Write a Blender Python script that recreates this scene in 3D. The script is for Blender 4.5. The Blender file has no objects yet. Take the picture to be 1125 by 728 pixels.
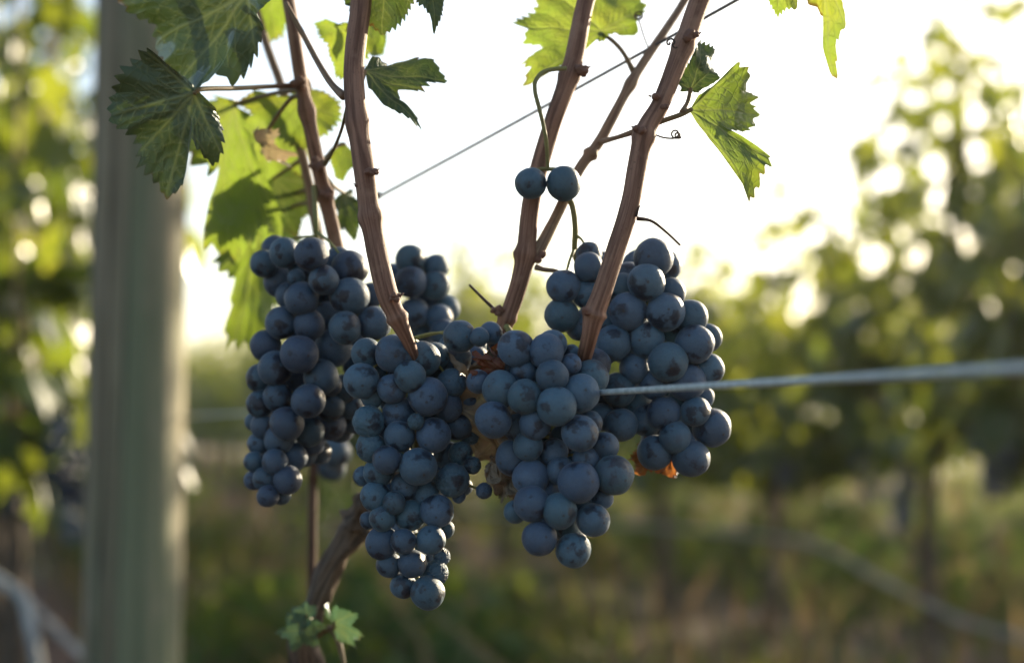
import bpy, bmesh, math, random
import numpy as np
from mathutils import Vector, Matrix, noise

S = bpy.context.scene
COL = S.collection
R = math.radians

# ------------------------------------------------------------------ camera
FPX = 1562.5                     # focal length in pixels of the 1125-wide photograph
EYE = 0.72                       # crouched photographer
TILT = R(3.96)
cam_d = bpy.data.cameras.new('camera')
cam = bpy.data.objects.new('camera', cam_d)
COL.objects.link(cam)
cam.location = (0, 0, EYE)
cam.rotation_euler = (R(90) + TILT, 0, 0)
cam_d.lens = 50
cam_d.sensor_width = 36
cam_d.clip_start = 0.02
cam_d.clip_end = 2000
cam_d.dof.use_dof = True
cam_d.dof.focus_distance = 0.570
cam_d.dof.aperture_fstop = 4.7
S.camera = cam

# ------------------------------------------------------------------ sky and sun
SUN_AZ = R(39)                   # to the right of the view direction, behind the grapes
SUN_EL = R(16.5)
world = bpy.data.worlds.new('World')
S.world = world
world.use_nodes = True
wn = world.node_tree
wn.nodes.clear()
wo = wn.nodes.new('ShaderNodeOutputWorld')
wb = wn.nodes.new('ShaderNodeBackground')
ws = wn.nodes.new('ShaderNodeTexSky')
ws.sky_type = 'NISHITA'
ws.sun_disc = False
ws.sun_elevation = SUN_EL
ws.sun_rotation = SUN_AZ
ws.air_density = 1.0
ws.dust_density = 1.7
ws.ozone_density = 1.0
wb.inputs['Strength'].default_value = 0.085
wn.links.new(ws.outputs[0], wb.inputs[0])
wn.links.new(wb.outputs[0], wo.inputs[0])

sun_d = bpy.data.lights.new('sun', 'SUN')
sun_d.energy = 5.0
sun_d.angle = R(0.6)
sun_d.color = (1.0, 0.84, 0.60)
sun = bpy.data.objects.new('sun', sun_d)
COL.objects.link(sun)
sdir = Vector((math.sin(SUN_AZ) * math.cos(SUN_EL), math.cos(SUN_AZ) * math.cos(SUN_EL), math.sin(SUN_EL)))
sun.rotation_euler = sdir.to_track_quat('Z', 'Y').to_euler()
sun.location = sdir * 30

S.view_settings.view_transform = 'Standard'
S.view_settings.look = 'None'
S.view_settings.gamma = 1
S.view_settings.exposure = 1.72
S.view_settings.use_curve_mapping = False
S.render.engine = 'CYCLES'
S.cycles.use_denoising = True
S.cycles.max_bounces = 8
S.cycles.transparent_max_bounces = 8
S.cycles.sample_clamp_indirect = 6

# ------------------------------------------------------------------ helpers
CR = Vector((1, 0, 0))
CF = Vector((0, math.cos(TILT), math.sin(TILT)))
CU = Vector((0, -math.sin(TILT), math.cos(TILT)))
EYEV = Vector((0, 0, EYE))


def P(px, py, z):
    """point in the place seen at photo pixel (px, py) and z metres deep"""
    return EYEV + (CR * ((px - 562.5) / FPX) + CU * (-(py - 364) / FPX) + CF) * z


def mesh_obj(name, verts, faces, mat=None, parent=None, smooth=True, uv=None, attrs=None):
    me = bpy.data.meshes.new(name)
    if isinstance(verts, np.ndarray):
        verts = verts.tolist()
    if isinstance(faces, np.ndarray):
        faces = faces.tolist()
    me.from_pydata(verts, [], faces)
    if smooth:
        me.polygons.foreach_set('use_smooth', [True] * len(me.polygons))
    if uv is not None:
        ul = me.uv_layers.new(name='UVMap')
        idx = np.empty(len(me.loops), dtype=np.int32)
        me.loops.foreach_get('vertex_index', idx)
        ul.data.foreach_set('uv', np.asarray(uv, dtype=np.float32)[idx].ravel())
    if attrs:
        for k, v in attrs.items():
            a = me.attributes.new(k, 'FLOAT', 'POINT')
            a.data.foreach_set('value', np.asarray(v, dtype=np.float32))
    if mat:
        me.materials.append(mat)
    me.update()
    o = bpy.data.objects.new(name, me)
    COL.objects.link(o)
    if parent:
        o.parent = parent
    return o


def tag(o, label=None, cat=None, group=None, kind=None):
    if label: o['label'] = label
    if cat: o['category'] = cat
    if group: o['group'] = group
    if kind: o['kind'] = kind
    return o


def thing(name, label, cat, loc, group=None):
    o = bpy.data.objects.new(name, None)
    o.empty_display_size = 0.02
    COL.objects.link(o)
    o.location = loc
    return tag(o, label, cat, group)


def part(o, root):
    """parent o (built in world coordinates) under root, keeping it where it is"""
    o.parent = root
    m = root.location.copy()
    p = root.parent
    while p:
        m = m + p.location
        p = p.parent
    o.location = o.location - m
    return o


def resample(pts, vals, n):
    pts = [np.array(p, dtype=float) for p in pts]
    vals = [float(v) for v in vals]
    if len(pts) == 2:
        t = np.linspace(0, 1, n)[:, None]
        return pts[0] * (1 - t) + pts[1] * t, np.interp(t[:, 0], [0, 1], vals)
    Pn = [2 * pts[0] - pts[1]] + pts + [2 * pts[-1] - pts[-2]]
    out, ov = [], []
    segs = len(pts) - 1
    for i in range(n):
        u = i / (n - 1) * segs
        k = min(int(u), segs - 1)
        f = u - k
        a, b, c, d = Pn[k], Pn[k + 1], Pn[k + 2], Pn[k + 3]
        out.append(0.5 * (2 * b + (c - a) * f + (2 * a - 5 * b + 4 * c - d) * f ** 2 + (3 * b - a - 3 * c + d) * f ** 3))
        g = f * f * (3 - 2 * f)
        ov.append(vals[k] * (1 - g) + vals[k + 1] * g)
    return np.array(out), np.array(ov)


def tube_data(pts, radii, n=None, seg=14, rough=0.0, seed=0, nodes=()):
    """pts/radii along a path; nodes = (fraction, bulge, width) swellings"""
    pts = [tuple(p) for p in pts]
    if n is None:
        n = max(6, 8 * (len(pts) - 1))
    c, r = resample(pts, radii, n)
    fr = np.linspace(0, 1, n)
    for f, b, w in nodes:
        r = r * (1 + 1.35 * b * np.exp(-((fr - f) / w) ** 2))
    t = np.gradient(c, axis=0)
    t /= np.linalg.norm(t, axis=1)[:, None] + 1e-12
    up = np.array((0.0, -1.0, 0.0)) if abs(t[0][1]) < 0.9 else np.array((1.0, 0, 0))
    verts, uv = [], []
    L = 0
    for i in range(n):
        up = up - t[i] * np.dot(up, t[i])
        up /= np.linalg.norm(up)
        bn = np.cross(t[i], up)
        if i:
            L += np.linalg.norm(c[i] - c[i - 1])
        for k in range(seg):
            a = 2 * math.pi * k / seg + math.pi
            d = up * math.cos(a) + bn * math.sin(a)
            rr = r[i]
            if rough:
                q = Vector(d * 1.6) + Vector((seed * 3.1, L / max(r.mean(), 1e-5) * 0.35, seed))
                rr *= 1 + rough * noise.noise(q) + rough * 0.5 * noise.noise(q * 2.7)
            verts.append(c[i] + d * rr)
            uv.append((k / seg, L))
    faces = []
    for i in range(n - 1):
        for k in range(seg):
            k2 = (k + 1) % seg
            faces.append((i * seg + k, i * seg + k2, (i + 1) * seg + k2, (i + 1) * seg + k))
    verts.append(c[0] - t[0] * r[0] * 0.3); uv.append((0, 0))
    verts.append(c[-1] + t[-1] * r[-1] * 0.5); uv.append((0, L))
    a, b = len(verts) - 2, len(verts) - 1
    for k in range(seg):
        k2 = (k + 1) % seg
        faces.append((a, k2, k))
        faces.append((b, (n - 1) * seg + k, (n - 1) * seg + k2))
    return verts, faces, uv


def tube(name, pts, radii, mat, root=None, **kw):
    v, f, uv = tube_data(pts, radii, **kw)
    base = np.array(v).mean(axis=0) if root is None else np.array(pts[0])
    o = mesh_obj(name, np.array(v) - base, f, mat, uv=uv)
    o.location = Vector(base)
    if root:
        part(o, root)
    return o


def multi_tube(name, specs, mat, root=None):
    V, F, U = [], [], []
    for pts, radii, kw in specs:
        v, f, uv = tube_data(pts, radii, **kw)
        off = len(V)
        V += v
        F += [tuple(i + off for i in q) for q in f]
        U += uv
    base = np.array(V[0])
    o = mesh_obj(name, np.array(V) - base, F, mat, uv=U)
    o.location = Vector(base)
    if root:
        part(o, root)
    return o


# ------------------------------------------------------------------ materials
class NT:
    def __init__(self, name):
        self.m = bpy.data.materials.new(name)
        self.m.use_nodes = True
        self.t = self.m.node_tree
        self.t.nodes.clear()
        self.out = self.n('ShaderNodeOutputMaterial')

    def n(self, typ, **kw):
        nd = self.t.nodes.new(typ)
        for k, v in kw.items():
            if k == 'inp':
                for kk, vv in v.items():
                    self.set(nd.inputs[kk], vv)
            else:
                setattr(nd, k, v)
        return nd

    def set(self, sock, v):
        if hasattr(v, 'is_output'):
            self.t.links.new(v, sock)
        else:
            if sock.type == 'RGBA' and not isinstance(v, (int, float)) and len(v) == 3:
                v = (*v, 1)
            sock.default_value = v

    def math(self, op, a, b=0.0, c=0.0, clamp=False):
        nd = self.n('ShaderNodeMath', operation=op, use_clamp=clamp)
        for i, v in enumerate((a, b, c)):
            self.set(nd.inputs[i], v)
        return nd.outputs[0]

    def mix(self, f, a, b, blend='MIX'):
        nd = self.n('ShaderNodeMix', data_type='RGBA', blend_type=blend)
        self.set(nd.inputs[0], f)
        self.set(nd.inputs[6], a)
        self.set(nd.inputs[7], b)
        return nd.outputs[2]

    def noise(self, vec, scale, detail=4, rough=0.5, w=None, dist=0.0):
        nd = self.n('ShaderNodeTexNoise', noise_dimensions='4D' if w is not None else '3D')
        self.set(nd.inputs['Vector'], vec)
        self.set(nd.inputs['Scale'], scale)
        self.set(nd.inputs['Detail'], detail)
        self.set(nd.inputs['Roughness'], rough)
        self.set(nd.inputs['Distortion'], dist)
        if w is not None:
            self.set(nd.inputs['W'], w)
        return nd.outputs[0]

    def rng(self, v, a, b, c=0.0, d=1.0, smooth=True):
        nd = self.n('ShaderNodeMapRange', interpolation_type='SMOOTHSTEP' if smooth else 'LINEAR')
        for i, q in enumerate((v, a, b, c, d)):
            self.set(nd.inputs[i], q)
        return nd.outputs[0]

    def bump(self, h, strength, dist):
        nd = self.n('ShaderNodeBump')
        self.set(nd.inputs['Strength'], strength)
        self.set(nd.inputs['Distance'], dist)
        self.set(nd.inputs['Height'], h)
        return nd.outputs[0]

    def mapping(self, vec, scale):
        nd = self.n('ShaderNodeMapping')
        self.set(nd.inputs['Vector'], vec)
        nd.inputs['Scale'].default_value = scale
        return nd.outputs[0]

    def surf(self, s):
        self.t.links.new(s, self.out.inputs['Surface'])
        return self.m


def principled(nt, color, rough, normal=None, **kw):
    p = nt.n('ShaderNodeBsdfPrincipled')
    nt.set(p.inputs['Base Color'], color)
    nt.set(p.inputs['Roughness'], rough)
    if normal is not None:
        nt.set(p.inputs['Normal'], normal)
    for k, v in kw.items():
        nt.set(p.inputs[k.replace('_', ' ')], v)
    return p.outputs[0]


def mat_grape(name, bloom, dark, amount):
    nt = NT(name)
    tc = nt.n('ShaderNodeTexCoord').outputs['Object']
    rnd = nt.n('ShaderNodeObjectInfo').outputs['Random']
    w = nt.math('MULTIPLY', rnd, 60.0)
    n1 = nt.noise(tc, 0.85, 4, 0.55, w)
    n2 = nt.noise(tc, 7.0, 6, 0.65, w)
    n3 = nt.noise(nt.mapping(tc, (1, 1, 0.35)), 2.3, 3, 0.5, nt.math('ADD', w, 9.0), 0.6)
    lines = nt.math('ABSOLUTE', nt.math('SUBTRACT', n3, 0.5))
    lines = nt.rng(lines, 0.0, 0.012, 1.0, 0.0)
    gate = nt.rng(nt.noise(tc, 1.5, 2, 0.5, nt.math('ADD', w, 21.0)), 0.52, 0.62)
    lines = nt.math('MULTIPLY', lines, gate)
    rub = nt.rng(nt.math('ADD', n1, nt.math('MULTIPLY', nt.math('SUBTRACT', n2, 0.5), 0.16)), 0.535, 0.61)
    speck = nt.rng(nt.noise(tc, 26.0, 3, 0.6, w), 0.62, 0.72)
    b = nt.math('SUBTRACT', amount, nt.math('MULTIPLY', rub, 0.72))
    b = nt.math('SUBTRACT', b, nt.math('MULTIPLY', lines, 0.4))
    b = nt.math('ADD', b, nt.math('MULTIPLY', nt.math('SUBTRACT', n2, 0.5), 0.75))
    b = nt.math('SUBTRACT', b, nt.math('MULTIPLY', speck, 0.25), clamp=True)
    nv = nt.n('ShaderNodeVectorMath', operation='NORMALIZE', inp={0: tc}).outputs[0]
    sep = nt.n('ShaderNodeSeparateXYZ', inp={0: nv})
    z = sep.outputs[2]
    ring = nt.rng(nt.math('ADD', z, nt.math('MULTIPLY', nt.math('SUBTRACT', n1, 0.5), 0.55)), 0.90, 1.04)
    b = nt.math('MULTIPLY', b, nt.rng(ring, 0, 1, 1.0, nt.rng(nt.math('FRACT', nt.math('MULTIPLY', rnd, 3.7)), 0.3, 1, 1.0, 0.45)))
    hue = nt.n('ShaderNodeHueSaturation', inp={'Color': bloom, 'Hue': nt.rng(rnd, 0, 1, 0.482, 0.518, False),
                                               'Value': nt.rng(nt.math('FRACT', nt.math('MULTIPLY', rnd, 7.3)), 0, 1, 0.72, 1.12, False)}).outputs[0]
    col = nt.mix(b, dark, hue)
    scar = nt.math('MULTIPLY', nt.rng(z, 0.9955, 0.9985), 0.65)
    col = nt.mix(scar, col, (0.035, 0.024, 0.016))
    rough = nt.rng(b, 0, 1, 0.30, 0.60, False)
    blush = nt.math('MULTIPLY', nt.rng(nt.math('FRACT', nt.math('MULTIPLY', rnd, 13.7)), 0.6, 1.0), nt.rng(nt.noise(tc, 1.1, 2, 0.5, nt.math('ADD', w, 33.0)), 0.5, 0.7, 0, 0.4))
    col = nt.mix(blush, col, (0.050, 0.040, 0.060))
    nrm = nt.bump(nt.math('ADD', n2, nt.math('MULTIPLY', lines, -0.6)), 0.22, 0.04)
    return nt.surf(principled(nt, col, rough, nrm, Specular_IOR_Level=0.45, Sheen_Weight=0.14, Sheen_Roughness=0.3,
                              Sheen_Tint=(0.95, 0.95, 1.0, 1)))


def mat_bark(name, c1, c2, c3, stri=34, bump=0.5, rough=0.65, blotch=18.0):
    nt = NT(name)
    uv = nt.n('ShaderNodeTexCoord').outputs['UV']
    ob = nt.n('ShaderNodeTexCoord').outputs['Object']
    st = nt.noise(nt.mapping(uv, (stri, 30, 1)), 1.0, 5, 0.6, dist=0.4)
    bl = nt.noise(ob, blotch, 4, 0.6)
    fine = nt.noise(ob, blotch * 14, 4, 0.6)
    col = nt.mix(nt.rng(st, 0.35, 0.68), c1, c2)
    col = nt.mix(nt.rng(bl, 0.52, 0.74, 0, 0.75), col, c3)
    col = nt.mix(nt.rng(fine, 0.6, 0.72, 0, 0.55), col, tuple(v * 0.35 for v in c1))
    h = nt.math('ADD', st, nt.math('MULTIPLY', fine, 0.35))
    return nt.surf(principled(nt, col, rough, nt.bump(h, bump, 0.0012), Specular_IOR_Level=0.3))


def mat_leaf(name, top, under, trans, vein=(0.20, 0.22, 0.09), tf=0.45, spots=0.5, coords='UV', gloss=0.025):
    nt = NT(name)
    tcn = nt.n('ShaderNodeTexCoord')
    uv = tcn.outputs['UV']
    va = nt.n('ShaderNodeAttribute', attribute_name='vein').outputs['Fac']
    geo = nt.n('ShaderNodeNewGeometry')
    rnd = nt.n('ShaderNodeObjectInfo').outputs['Random']
    w = nt.math('MULTIPLY', rnd, 40.0)
    n1 = nt.noise(uv, 2.2, 5, 0.6, w)
    n2 = nt.noise(uv, 16.0, 4, 0.6, w)
    vor = nt.n('ShaderNodeTexVoronoi', feature='DISTANCE_TO_EDGE', inp={'Vector': uv, 'Scale': 17.0})
    net = nt.rng(vor.outputs[0], 0.0, 0.09, 1.0, 0.0)
    top2 = nt.mix(nt.rng(n1, 0.4, 0.7), top, tuple(min(1, v * 1.55) for v in top))
    c = nt.mix(geo.outputs['Backfacing'], top2, under)
    c = nt.mix(nt.math('MULTIPLY', net, 0.22), c, vein)
    c = nt.mix(nt.math('MULTIPLY', va, 0.75), c, vein)
    ed = nt.n('ShaderNodeAttribute', attribute_name='edge').outputs['Fac']
    sp = nt.rng(n2, 0.66, 0.73, 0, spots)
    sp = nt.math('MAXIMUM', sp, nt.math('MULTIPLY', nt.rng(nt.math('ADD', ed, nt.math('MULTIPLY', nt.math('SUBTRACT', n1, 0.5), 0.55)), 0.97, 1.05), 0.8))
    c = nt.mix(sp, c, (0.10, 0.055, 0.02))
    t = nt.mix(nt.rng(n1, 0.45, 0.72), trans, (trans[0] * 1.5, trans[1] * 1.12, trans[2]))
    t = nt.mix(nt.math('MULTIPLY', net, 0.35), t, tuple(v * 0.55 for v in trans))
    t = nt.mix(nt.math('MULTIPLY', va, 0.6), t, (0.20, 0.24, 0.06))
    t = nt.mix(sp, t, (0.12, 0.05, 0.01))
    h = nt.math('SUBTRACT', nt.math('MULTIPLY', n2, 0.4), nt.math('ADD', va, nt.math('MULTIPLY', net, 0.35)))
    nrm = nt.bump(h, 0.45, 0.0012)
    d = nt.n('ShaderNodeBsdfDiffuse', inp={'Color': c, 'Normal': nrm}).outputs[0]
    tr = nt.n('ShaderNodeBsdfTranslucent', inp={'Color': t, 'Normal': nrm}).outputs[0]
    m1 = nt.n('ShaderNodeMixShader', inp={0: tf, 1: d, 2: tr}).outputs[0]
    g = nt.n('ShaderNodeBsdfGlossy', inp={'Color': (0.9, 0.95, 1.0, 1), 'Roughness': 0.45, 'Normal': nrm}).outputs[0]
    fr = nt.n('ShaderNodeLayerWeight', inp={'Blend': 0.2}).outputs['Fresnel']
    f = nt.math('ADD', nt.math('MULTIPLY', fr, 0.14), gloss)
    m2 = nt.n('ShaderNodeMixShader', inp={0: f, 1: m1, 2: g}).outputs[0]
    return nt.surf(m2)


def mat_foliage(name, c1, c2, t1, t2, tf=0.5, gl=1.0):
    """leaves of the far rows: every leaf its own tone"""
    nt = NT(name)
    a = nt.n('ShaderNodeAttribute', attribute_name='tone').outputs['Fac']
    rnd = nt.n('ShaderNodeObjectInfo').outputs['Random']
    a = nt.math('ADD', a, nt.math('MULTIPLY', nt.math('SUBTRACT', rnd, 0.5), 0.25), clamp=True)
    d = nt.n('ShaderNodeBsdfDiffuse', inp={'Color': nt.mix(a, c1, c2)}).outputs[0]
    t = nt.n('ShaderNodeBsdfTranslucent', inp={'Color': nt.mix(a, t1, t2)}).outputs[0]
    m = nt.n('ShaderNodeMixShader', inp={0: tf, 1: d, 2: t}).outputs[0]
    g = nt.n('ShaderNodeBsdfGlossy', inp={'Roughness': 0.4, 'Color': (1, 1, 1, 1)}).outputs[0]
    fr = nt.n('ShaderNodeLayerWeight', inp={'Blend': 0.2}).outputs['Fresnel']
    m2 = nt.n('ShaderNodeMixShader', inp={0: nt.math('ADD', nt.math('MULTIPLY', fr, 0.2 * gl), 0.03 * gl), 1: m, 2: g}).outputs[0]
    return nt.surf(m2)


def mat_plain(name, c1, c2, scale, rough=0.6, bump=0.3, dist=0.002, **kw):
    nt = NT(name)
    ob = nt.n('ShaderNodeTexCoord').outputs['Object']
    n = nt.noise(ob, scale, 6, 0.6)
    col = nt.mix(nt.rng(n, 0.35, 0.65), c1, c2)
    return nt.surf(principled(nt, col, rough, nt.bump(n, bump, dist), **kw))


M = {}
M['grape'] = mat_grape('grape_skin', (0.066, 0.126, 0.185), (0.010, 0.011, 0.020), 0.86)
M['grape_dark'] = mat_grape('grape_skin_dark', (0.060, 0.108, 0.162), (0.009, 0.009, 0.017), 0.78)
M['cane'] = mat_bark('cane_bark', (0.115, 0.054, 0.033), (0.295, 0.160, 0.105), (0.31, 0.185, 0.125), stri=15, bump=0.4, blotch=70)
M['cane_grey'] = mat_bark('weathered_cane_bark', (0.13, 0.075, 0.045), (0.28, 0.19, 0.12), (0.33, 0.25, 0.17), stri=15, bump=0.35, blotch=70)
M['node'] = mat_bark('node_bark', (0.15, 0.075, 0.052), (0.29, 0.165, 0.115), (0.17, 0.075, 0.05), stri=8, blotch=1.4)
M['stub'] = mat_bark('dry_twig_bark', (0.035, 0.022, 0.016), (0.08, 0.05, 0.035), (0.05, 0.03, 0.02))
M['petiole'] = mat_bark('petiole_skin', (0.11, 0.06, 0.03), (0.17, 0.14, 0.05), (0.14, 0.05, 0.035), bump=0.15, rough=0.5)
M['stem'] = mat_bark('bunch_stem_skin', (0.17, 0.17, 0.055), (0.24, 0.23, 0.08), (0.17, 0.10, 0.05), bump=0.2, rough=0.55)
M['trunk'] = mat_bark('vine_trunk_bark', (0.045, 0.034, 0.026), (0.165, 0.122, 0.092), (0.10, 0.078, 0.058), stri=18, bump=1.0, rough=0.85)
M['stake'] = mat_bark('stake_bark', (0.06, 0.03, 0.018), (0.11, 0.06, 0.035), (0.05, 0.03, 0.02))
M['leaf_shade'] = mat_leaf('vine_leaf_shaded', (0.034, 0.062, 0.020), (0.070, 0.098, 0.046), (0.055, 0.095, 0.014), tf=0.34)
M['leaf_canopy_shade'] = mat_leaf('vine_leaf_canopy_shaded', (0.036, 0.064, 0.022), (0.066, 0.092, 0.042), (0.05, 0.085, 0.012), tf=0.15)  # shade from leaves overhead put into the material as dark, low translucency
M['leaf_bright'] = mat_leaf('vine_leaf_lit', (0.060, 0.105, 0.026), (0.105, 0.150, 0.060), (0.21, 0.30, 0.030), tf=0.5, spots=0.35)  # lit copy of leaf_shade: backlight put into paler, more translucent colours
M['leaf_young'] = mat_leaf('vine_leaf_young', (0.085, 0.15, 0.09), (0.14, 0.21, 0.14), (0.06, 0.12, 0.05), tf=0.4, spots=0.1)
M['leaf_dry'] = mat_leaf('dry_leaf', (0.16, 0.125, 0.085), (0.23, 0.19, 0.14), (0.10, 0.07, 0.04), vein=(0.20, 0.165, 0.12), tf=0.05, spots=0.6)
M['leaf_pale'] = mat_leaf('pale_dry_leaf', (0.40, 0.33, 0.22), (0.46, 0.38, 0.27), (0.40, 0.30, 0.16), vein=(0.45, 0.36, 0.25), tf=0.35, spots=0.3)
M['leaf_red'] = mat_leaf('dry_red_leaf', (0.15, 0.045, 0.022), (0.19, 0.07, 0.038), (0.24, 0.07, 0.02), vein=(0.25, 0.10, 0.04), tf=0.45, spots=0.3)
M['leaf_orange'] = mat_leaf('orange_leaf', (0.20, 0.085, 0.035), (0.24, 0.11, 0.05), (0.38, 0.13, 0.03), vein=(0.3, 0.14, 0.05), tf=0.55, spots=0.3)
M['foliage'] = mat_foliage('row_foliage', (0.028, 0.056, 0.014), (0.064, 0.098, 0.022), (0.08, 0.16, 0.013), (0.46, 0.48, 0.038), 0.42, 0.5)
M['grass'] = mat_foliage('grass_blades', (0.034, 0.070, 0.024), (0.105, 0.130, 0.048), (0.06, 0.12, 0.014), (0.32, 0.32, 0.05), 0.38, 0.1)
M['weed'] = mat_foliage('weed_leaves', (0.028, 0.070, 0.022), (0.085, 0.145, 0.042), (0.055, 0.14, 0.014), (0.36, 0.40, 0.045), 0.40, 0.12)
M['drygrass'] = mat_foliage('dry_grass_blades', (0.10, 0.070, 0.038), (0.21, 0.155, 0.085), (0.16, 0.10, 0.045), (0.34, 0.24, 0.12), 0.36, 0.1)
M['wire'] = mat_plain('galvanised_wire', (0.36, 0.43, 0.43), (0.56, 0.63, 0.63), 300, 0.4, 0.1, 0.0002, Metallic=0.15)
M['wire_dark'] = mat_plain('old_wire', (0.05, 0.045, 0.042), (0.10, 0.09, 0.08), 500, 0.8, 0.1, 0.0002)
M['hose'] = mat_plain('drip_hose_plastic', (0.22, 0.20, 0.175), (0.35, 0.32, 0.28), 20, 0.45)
M['pipe'] = mat_plain('pale_pipe_plastic', (0.20, 0.21, 0.20), (0.32, 0.33, 0.31), 20, 0.6)
M['raisin_stem'] = mat_bark('dry_stem_skin', (0.03, 0.022, 0.018), (0.07, 0.05, 0.035), (0.04, 0.03, 0.02))


def mat_post():
    nt = NT('post_wood')
    ob = nt.n('ShaderNodeTexCoord').outputs['Object']
    g = nt.noise(nt.mapping(ob, (70, 70, 2.2)), 1.0, 6, 0.65, dist=0.4)
    broad = nt.noise(nt.mapping(ob, (22, 22, 1.2)), 1.0, 4, 0.6, dist=0.5)
    cr = nt.noise(nt.mapping(ob, (30, 30, 0.8)), 1.0, 3, 0.5, dist=0.25)
    bl = nt.noise(nt.mapping(ob, (1, 1, 0.3)), 13.0, 5, 0.6)
    col = nt.mix(nt.rng(g, 0.3, 0.7), (0.110, 0.092, 0.056), (0.310, 0.265, 0.170))
    col = nt.mix(nt.rng(broad, 0.42, 0.62, 0, 0.75), col, (0.135, 0.175, 0.098))
    col = nt.mix(nt.rng(bl, 0.5, 0.68, 0, 0.6), col, (0.31, 0.265, 0.185))
    crack = nt.rng(nt.math('ABSOLUTE', nt.math('SUBTRACT', cr, 0.5)), 0.0, 0.03, 1, 0)
    col = nt.mix(nt.math('MULTIPLY', crack, 0.85), col, (0.028, 0.024, 0.018))
    h = nt.math('SUBTRACT', nt.math('ADD', g, broad), nt.math('MULTIPLY', crack, 1.2))
    return nt.surf(principled(nt, col, 0.85, nt.bump(h, 0.8, 0.006)))


def mat_ground():
    nt = NT('vineyard_soil')
    ob = nt.n('ShaderNodeTexCoord').outputs['Object']
    n1 = nt.noise(ob, 0.9, 6, 0.6)
    n2 = nt.noise(ob, 9.0, 6, 0.65)
    col = nt.mix(nt.rng(n2, 0.35, 0.68), (0.048, 0.023, 0.016), (0.140, 0.070, 0.045))
    col = nt.mix(nt.rng(n1, 0.45, 0.62, 0, 0.7), col, (0.060, 0.070, 0.028))
    return nt.surf(principled(nt, col, 0.95, nt.bump(n2, 0.8, 0.04)))


M['post'] = mat_post()
M['soil'] = mat_ground()
M['hill'] = mat_plain('far_hill_scrub', (0.05, 0.075, 0.03), (0.09, 0.11, 0.045), 0.06, 0.95, 0.4, 2.0)

# ------------------------------------------------------------------ setting: ground, hills
ROW_A = math.atan(0.397)
ROW_D = Vector((-math.sin(ROW_A), math.cos(ROW_A), 0))
ROW_N = Vector((math.cos(ROW_A), math.sin(ROW_A), 0))


def row_point(k, t, side=0.0, h=0.0):
    """row 1 is the row of the grapes; k further rows lie beyond it"""
    return Vector((0.257 + 2.58 * (k - 1), 0, h)) + ROW_D * t + ROW_N * side


rs = np.random.default_rng(11)


def build_ground():
    # one sheet: fine near the camera, coarse to the horizon
    xs = np.concatenate([-np.geomspace(900, 13, 14), np.linspace(-12, 14, 105), np.geomspace(15, 900, 14)])
    ys = np.concatenate([[-300, -60, -15], np.linspace(-4, 30, 130), np.geomspace(31, 900, 14)])
    X, Y = np.meshgrid(xs, ys)
    Z = np.zeros_like(X)
    for i in range(X.shape[0]):
        for j in range(X.shape[1]):
            x, y = X[i, j], Y[i, j]
            if -14 < x < 16 and -5 < y < 32:
                Z[i, j] = 0.045 * noise.noise(Vector((x * 0.9, y * 0.9, 0))) + 0.025 * noise.noise(Vector((x * 3.1, y * 3.1, 4)))
    nx = len(xs)
    V = np.stack([X.ravel(), Y.ravel(), Z.ravel()], 1)
    F = [(i * nx + j, i * nx + j + 1, (i + 1) * nx + j + 1, (i + 1) * nx + j) for i in range(len(ys) - 1) for j in range(nx - 1)]
    tag(mesh_obj('ground', V, F, M['soil']), kind='structure')


build_ground()


def build_hills():
    n = 120
    V, F = [], []
    for i in range(n):
        a = R(-70) + R(140) * i / (n - 1)
        h = 5 + 3.5 * noise.noise(Vector((a * 3, 1, 0))) + 1.5 * noise.noise(Vector((a * 11, 2, 0)))
        for j, (d, f) in enumerate(((380, -0.02), (430, 0.55), (500, 1.0), (620, 0.9), (760, -0.02))):
            V.append((math.sin(a) * d, math.cos(a) * d, h * f))
    for i in range(n - 1):
        for j in range(4):
            F.append((i * 5 + j, (i + 1) * 5 + j, (i + 1) * 5 + j + 1, i * 5 + j + 1))
    tag(mesh_obj('hills', V, F, M['hill']), kind='structure')


build_hills()

# ------------------------------------------------------------------ evening haze in the air
hm = bpy.data.materials.new('evening_haze')
hm.use_nodes = True
hm.node_tree.nodes.clear()
ho = hm.node_tree.nodes.new('ShaderNodeOutputMaterial')
hv = hm.node_tree.nodes.new('ShaderNodeVolumePrincipled')
hv.inputs['Color'].default_value = (0.95, 0.93, 0.88, 1)
hv.inputs['Density'].default_value = 0.0022
hv.inputs['Anisotropy'].default_value = 0.55
hm.node_tree.links.new(hv.outputs[0], ho.inputs['Volume'])
hx, hb, ht = 1000, -1.5, 11.5
tag(mesh_obj('haze', [(x, y, z) for z in (hb, ht) for x, y in ((-hx, -hx), (hx, -hx), (hx, hx), (-hx, hx))],
             [(3, 2, 1, 0), (4, 5, 6, 7), (0, 1, 5, 4), (1, 2, 6, 5), (2, 3, 7, 6), (3, 0, 4, 7)], hm, smooth=False), kind='stuff')

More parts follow.
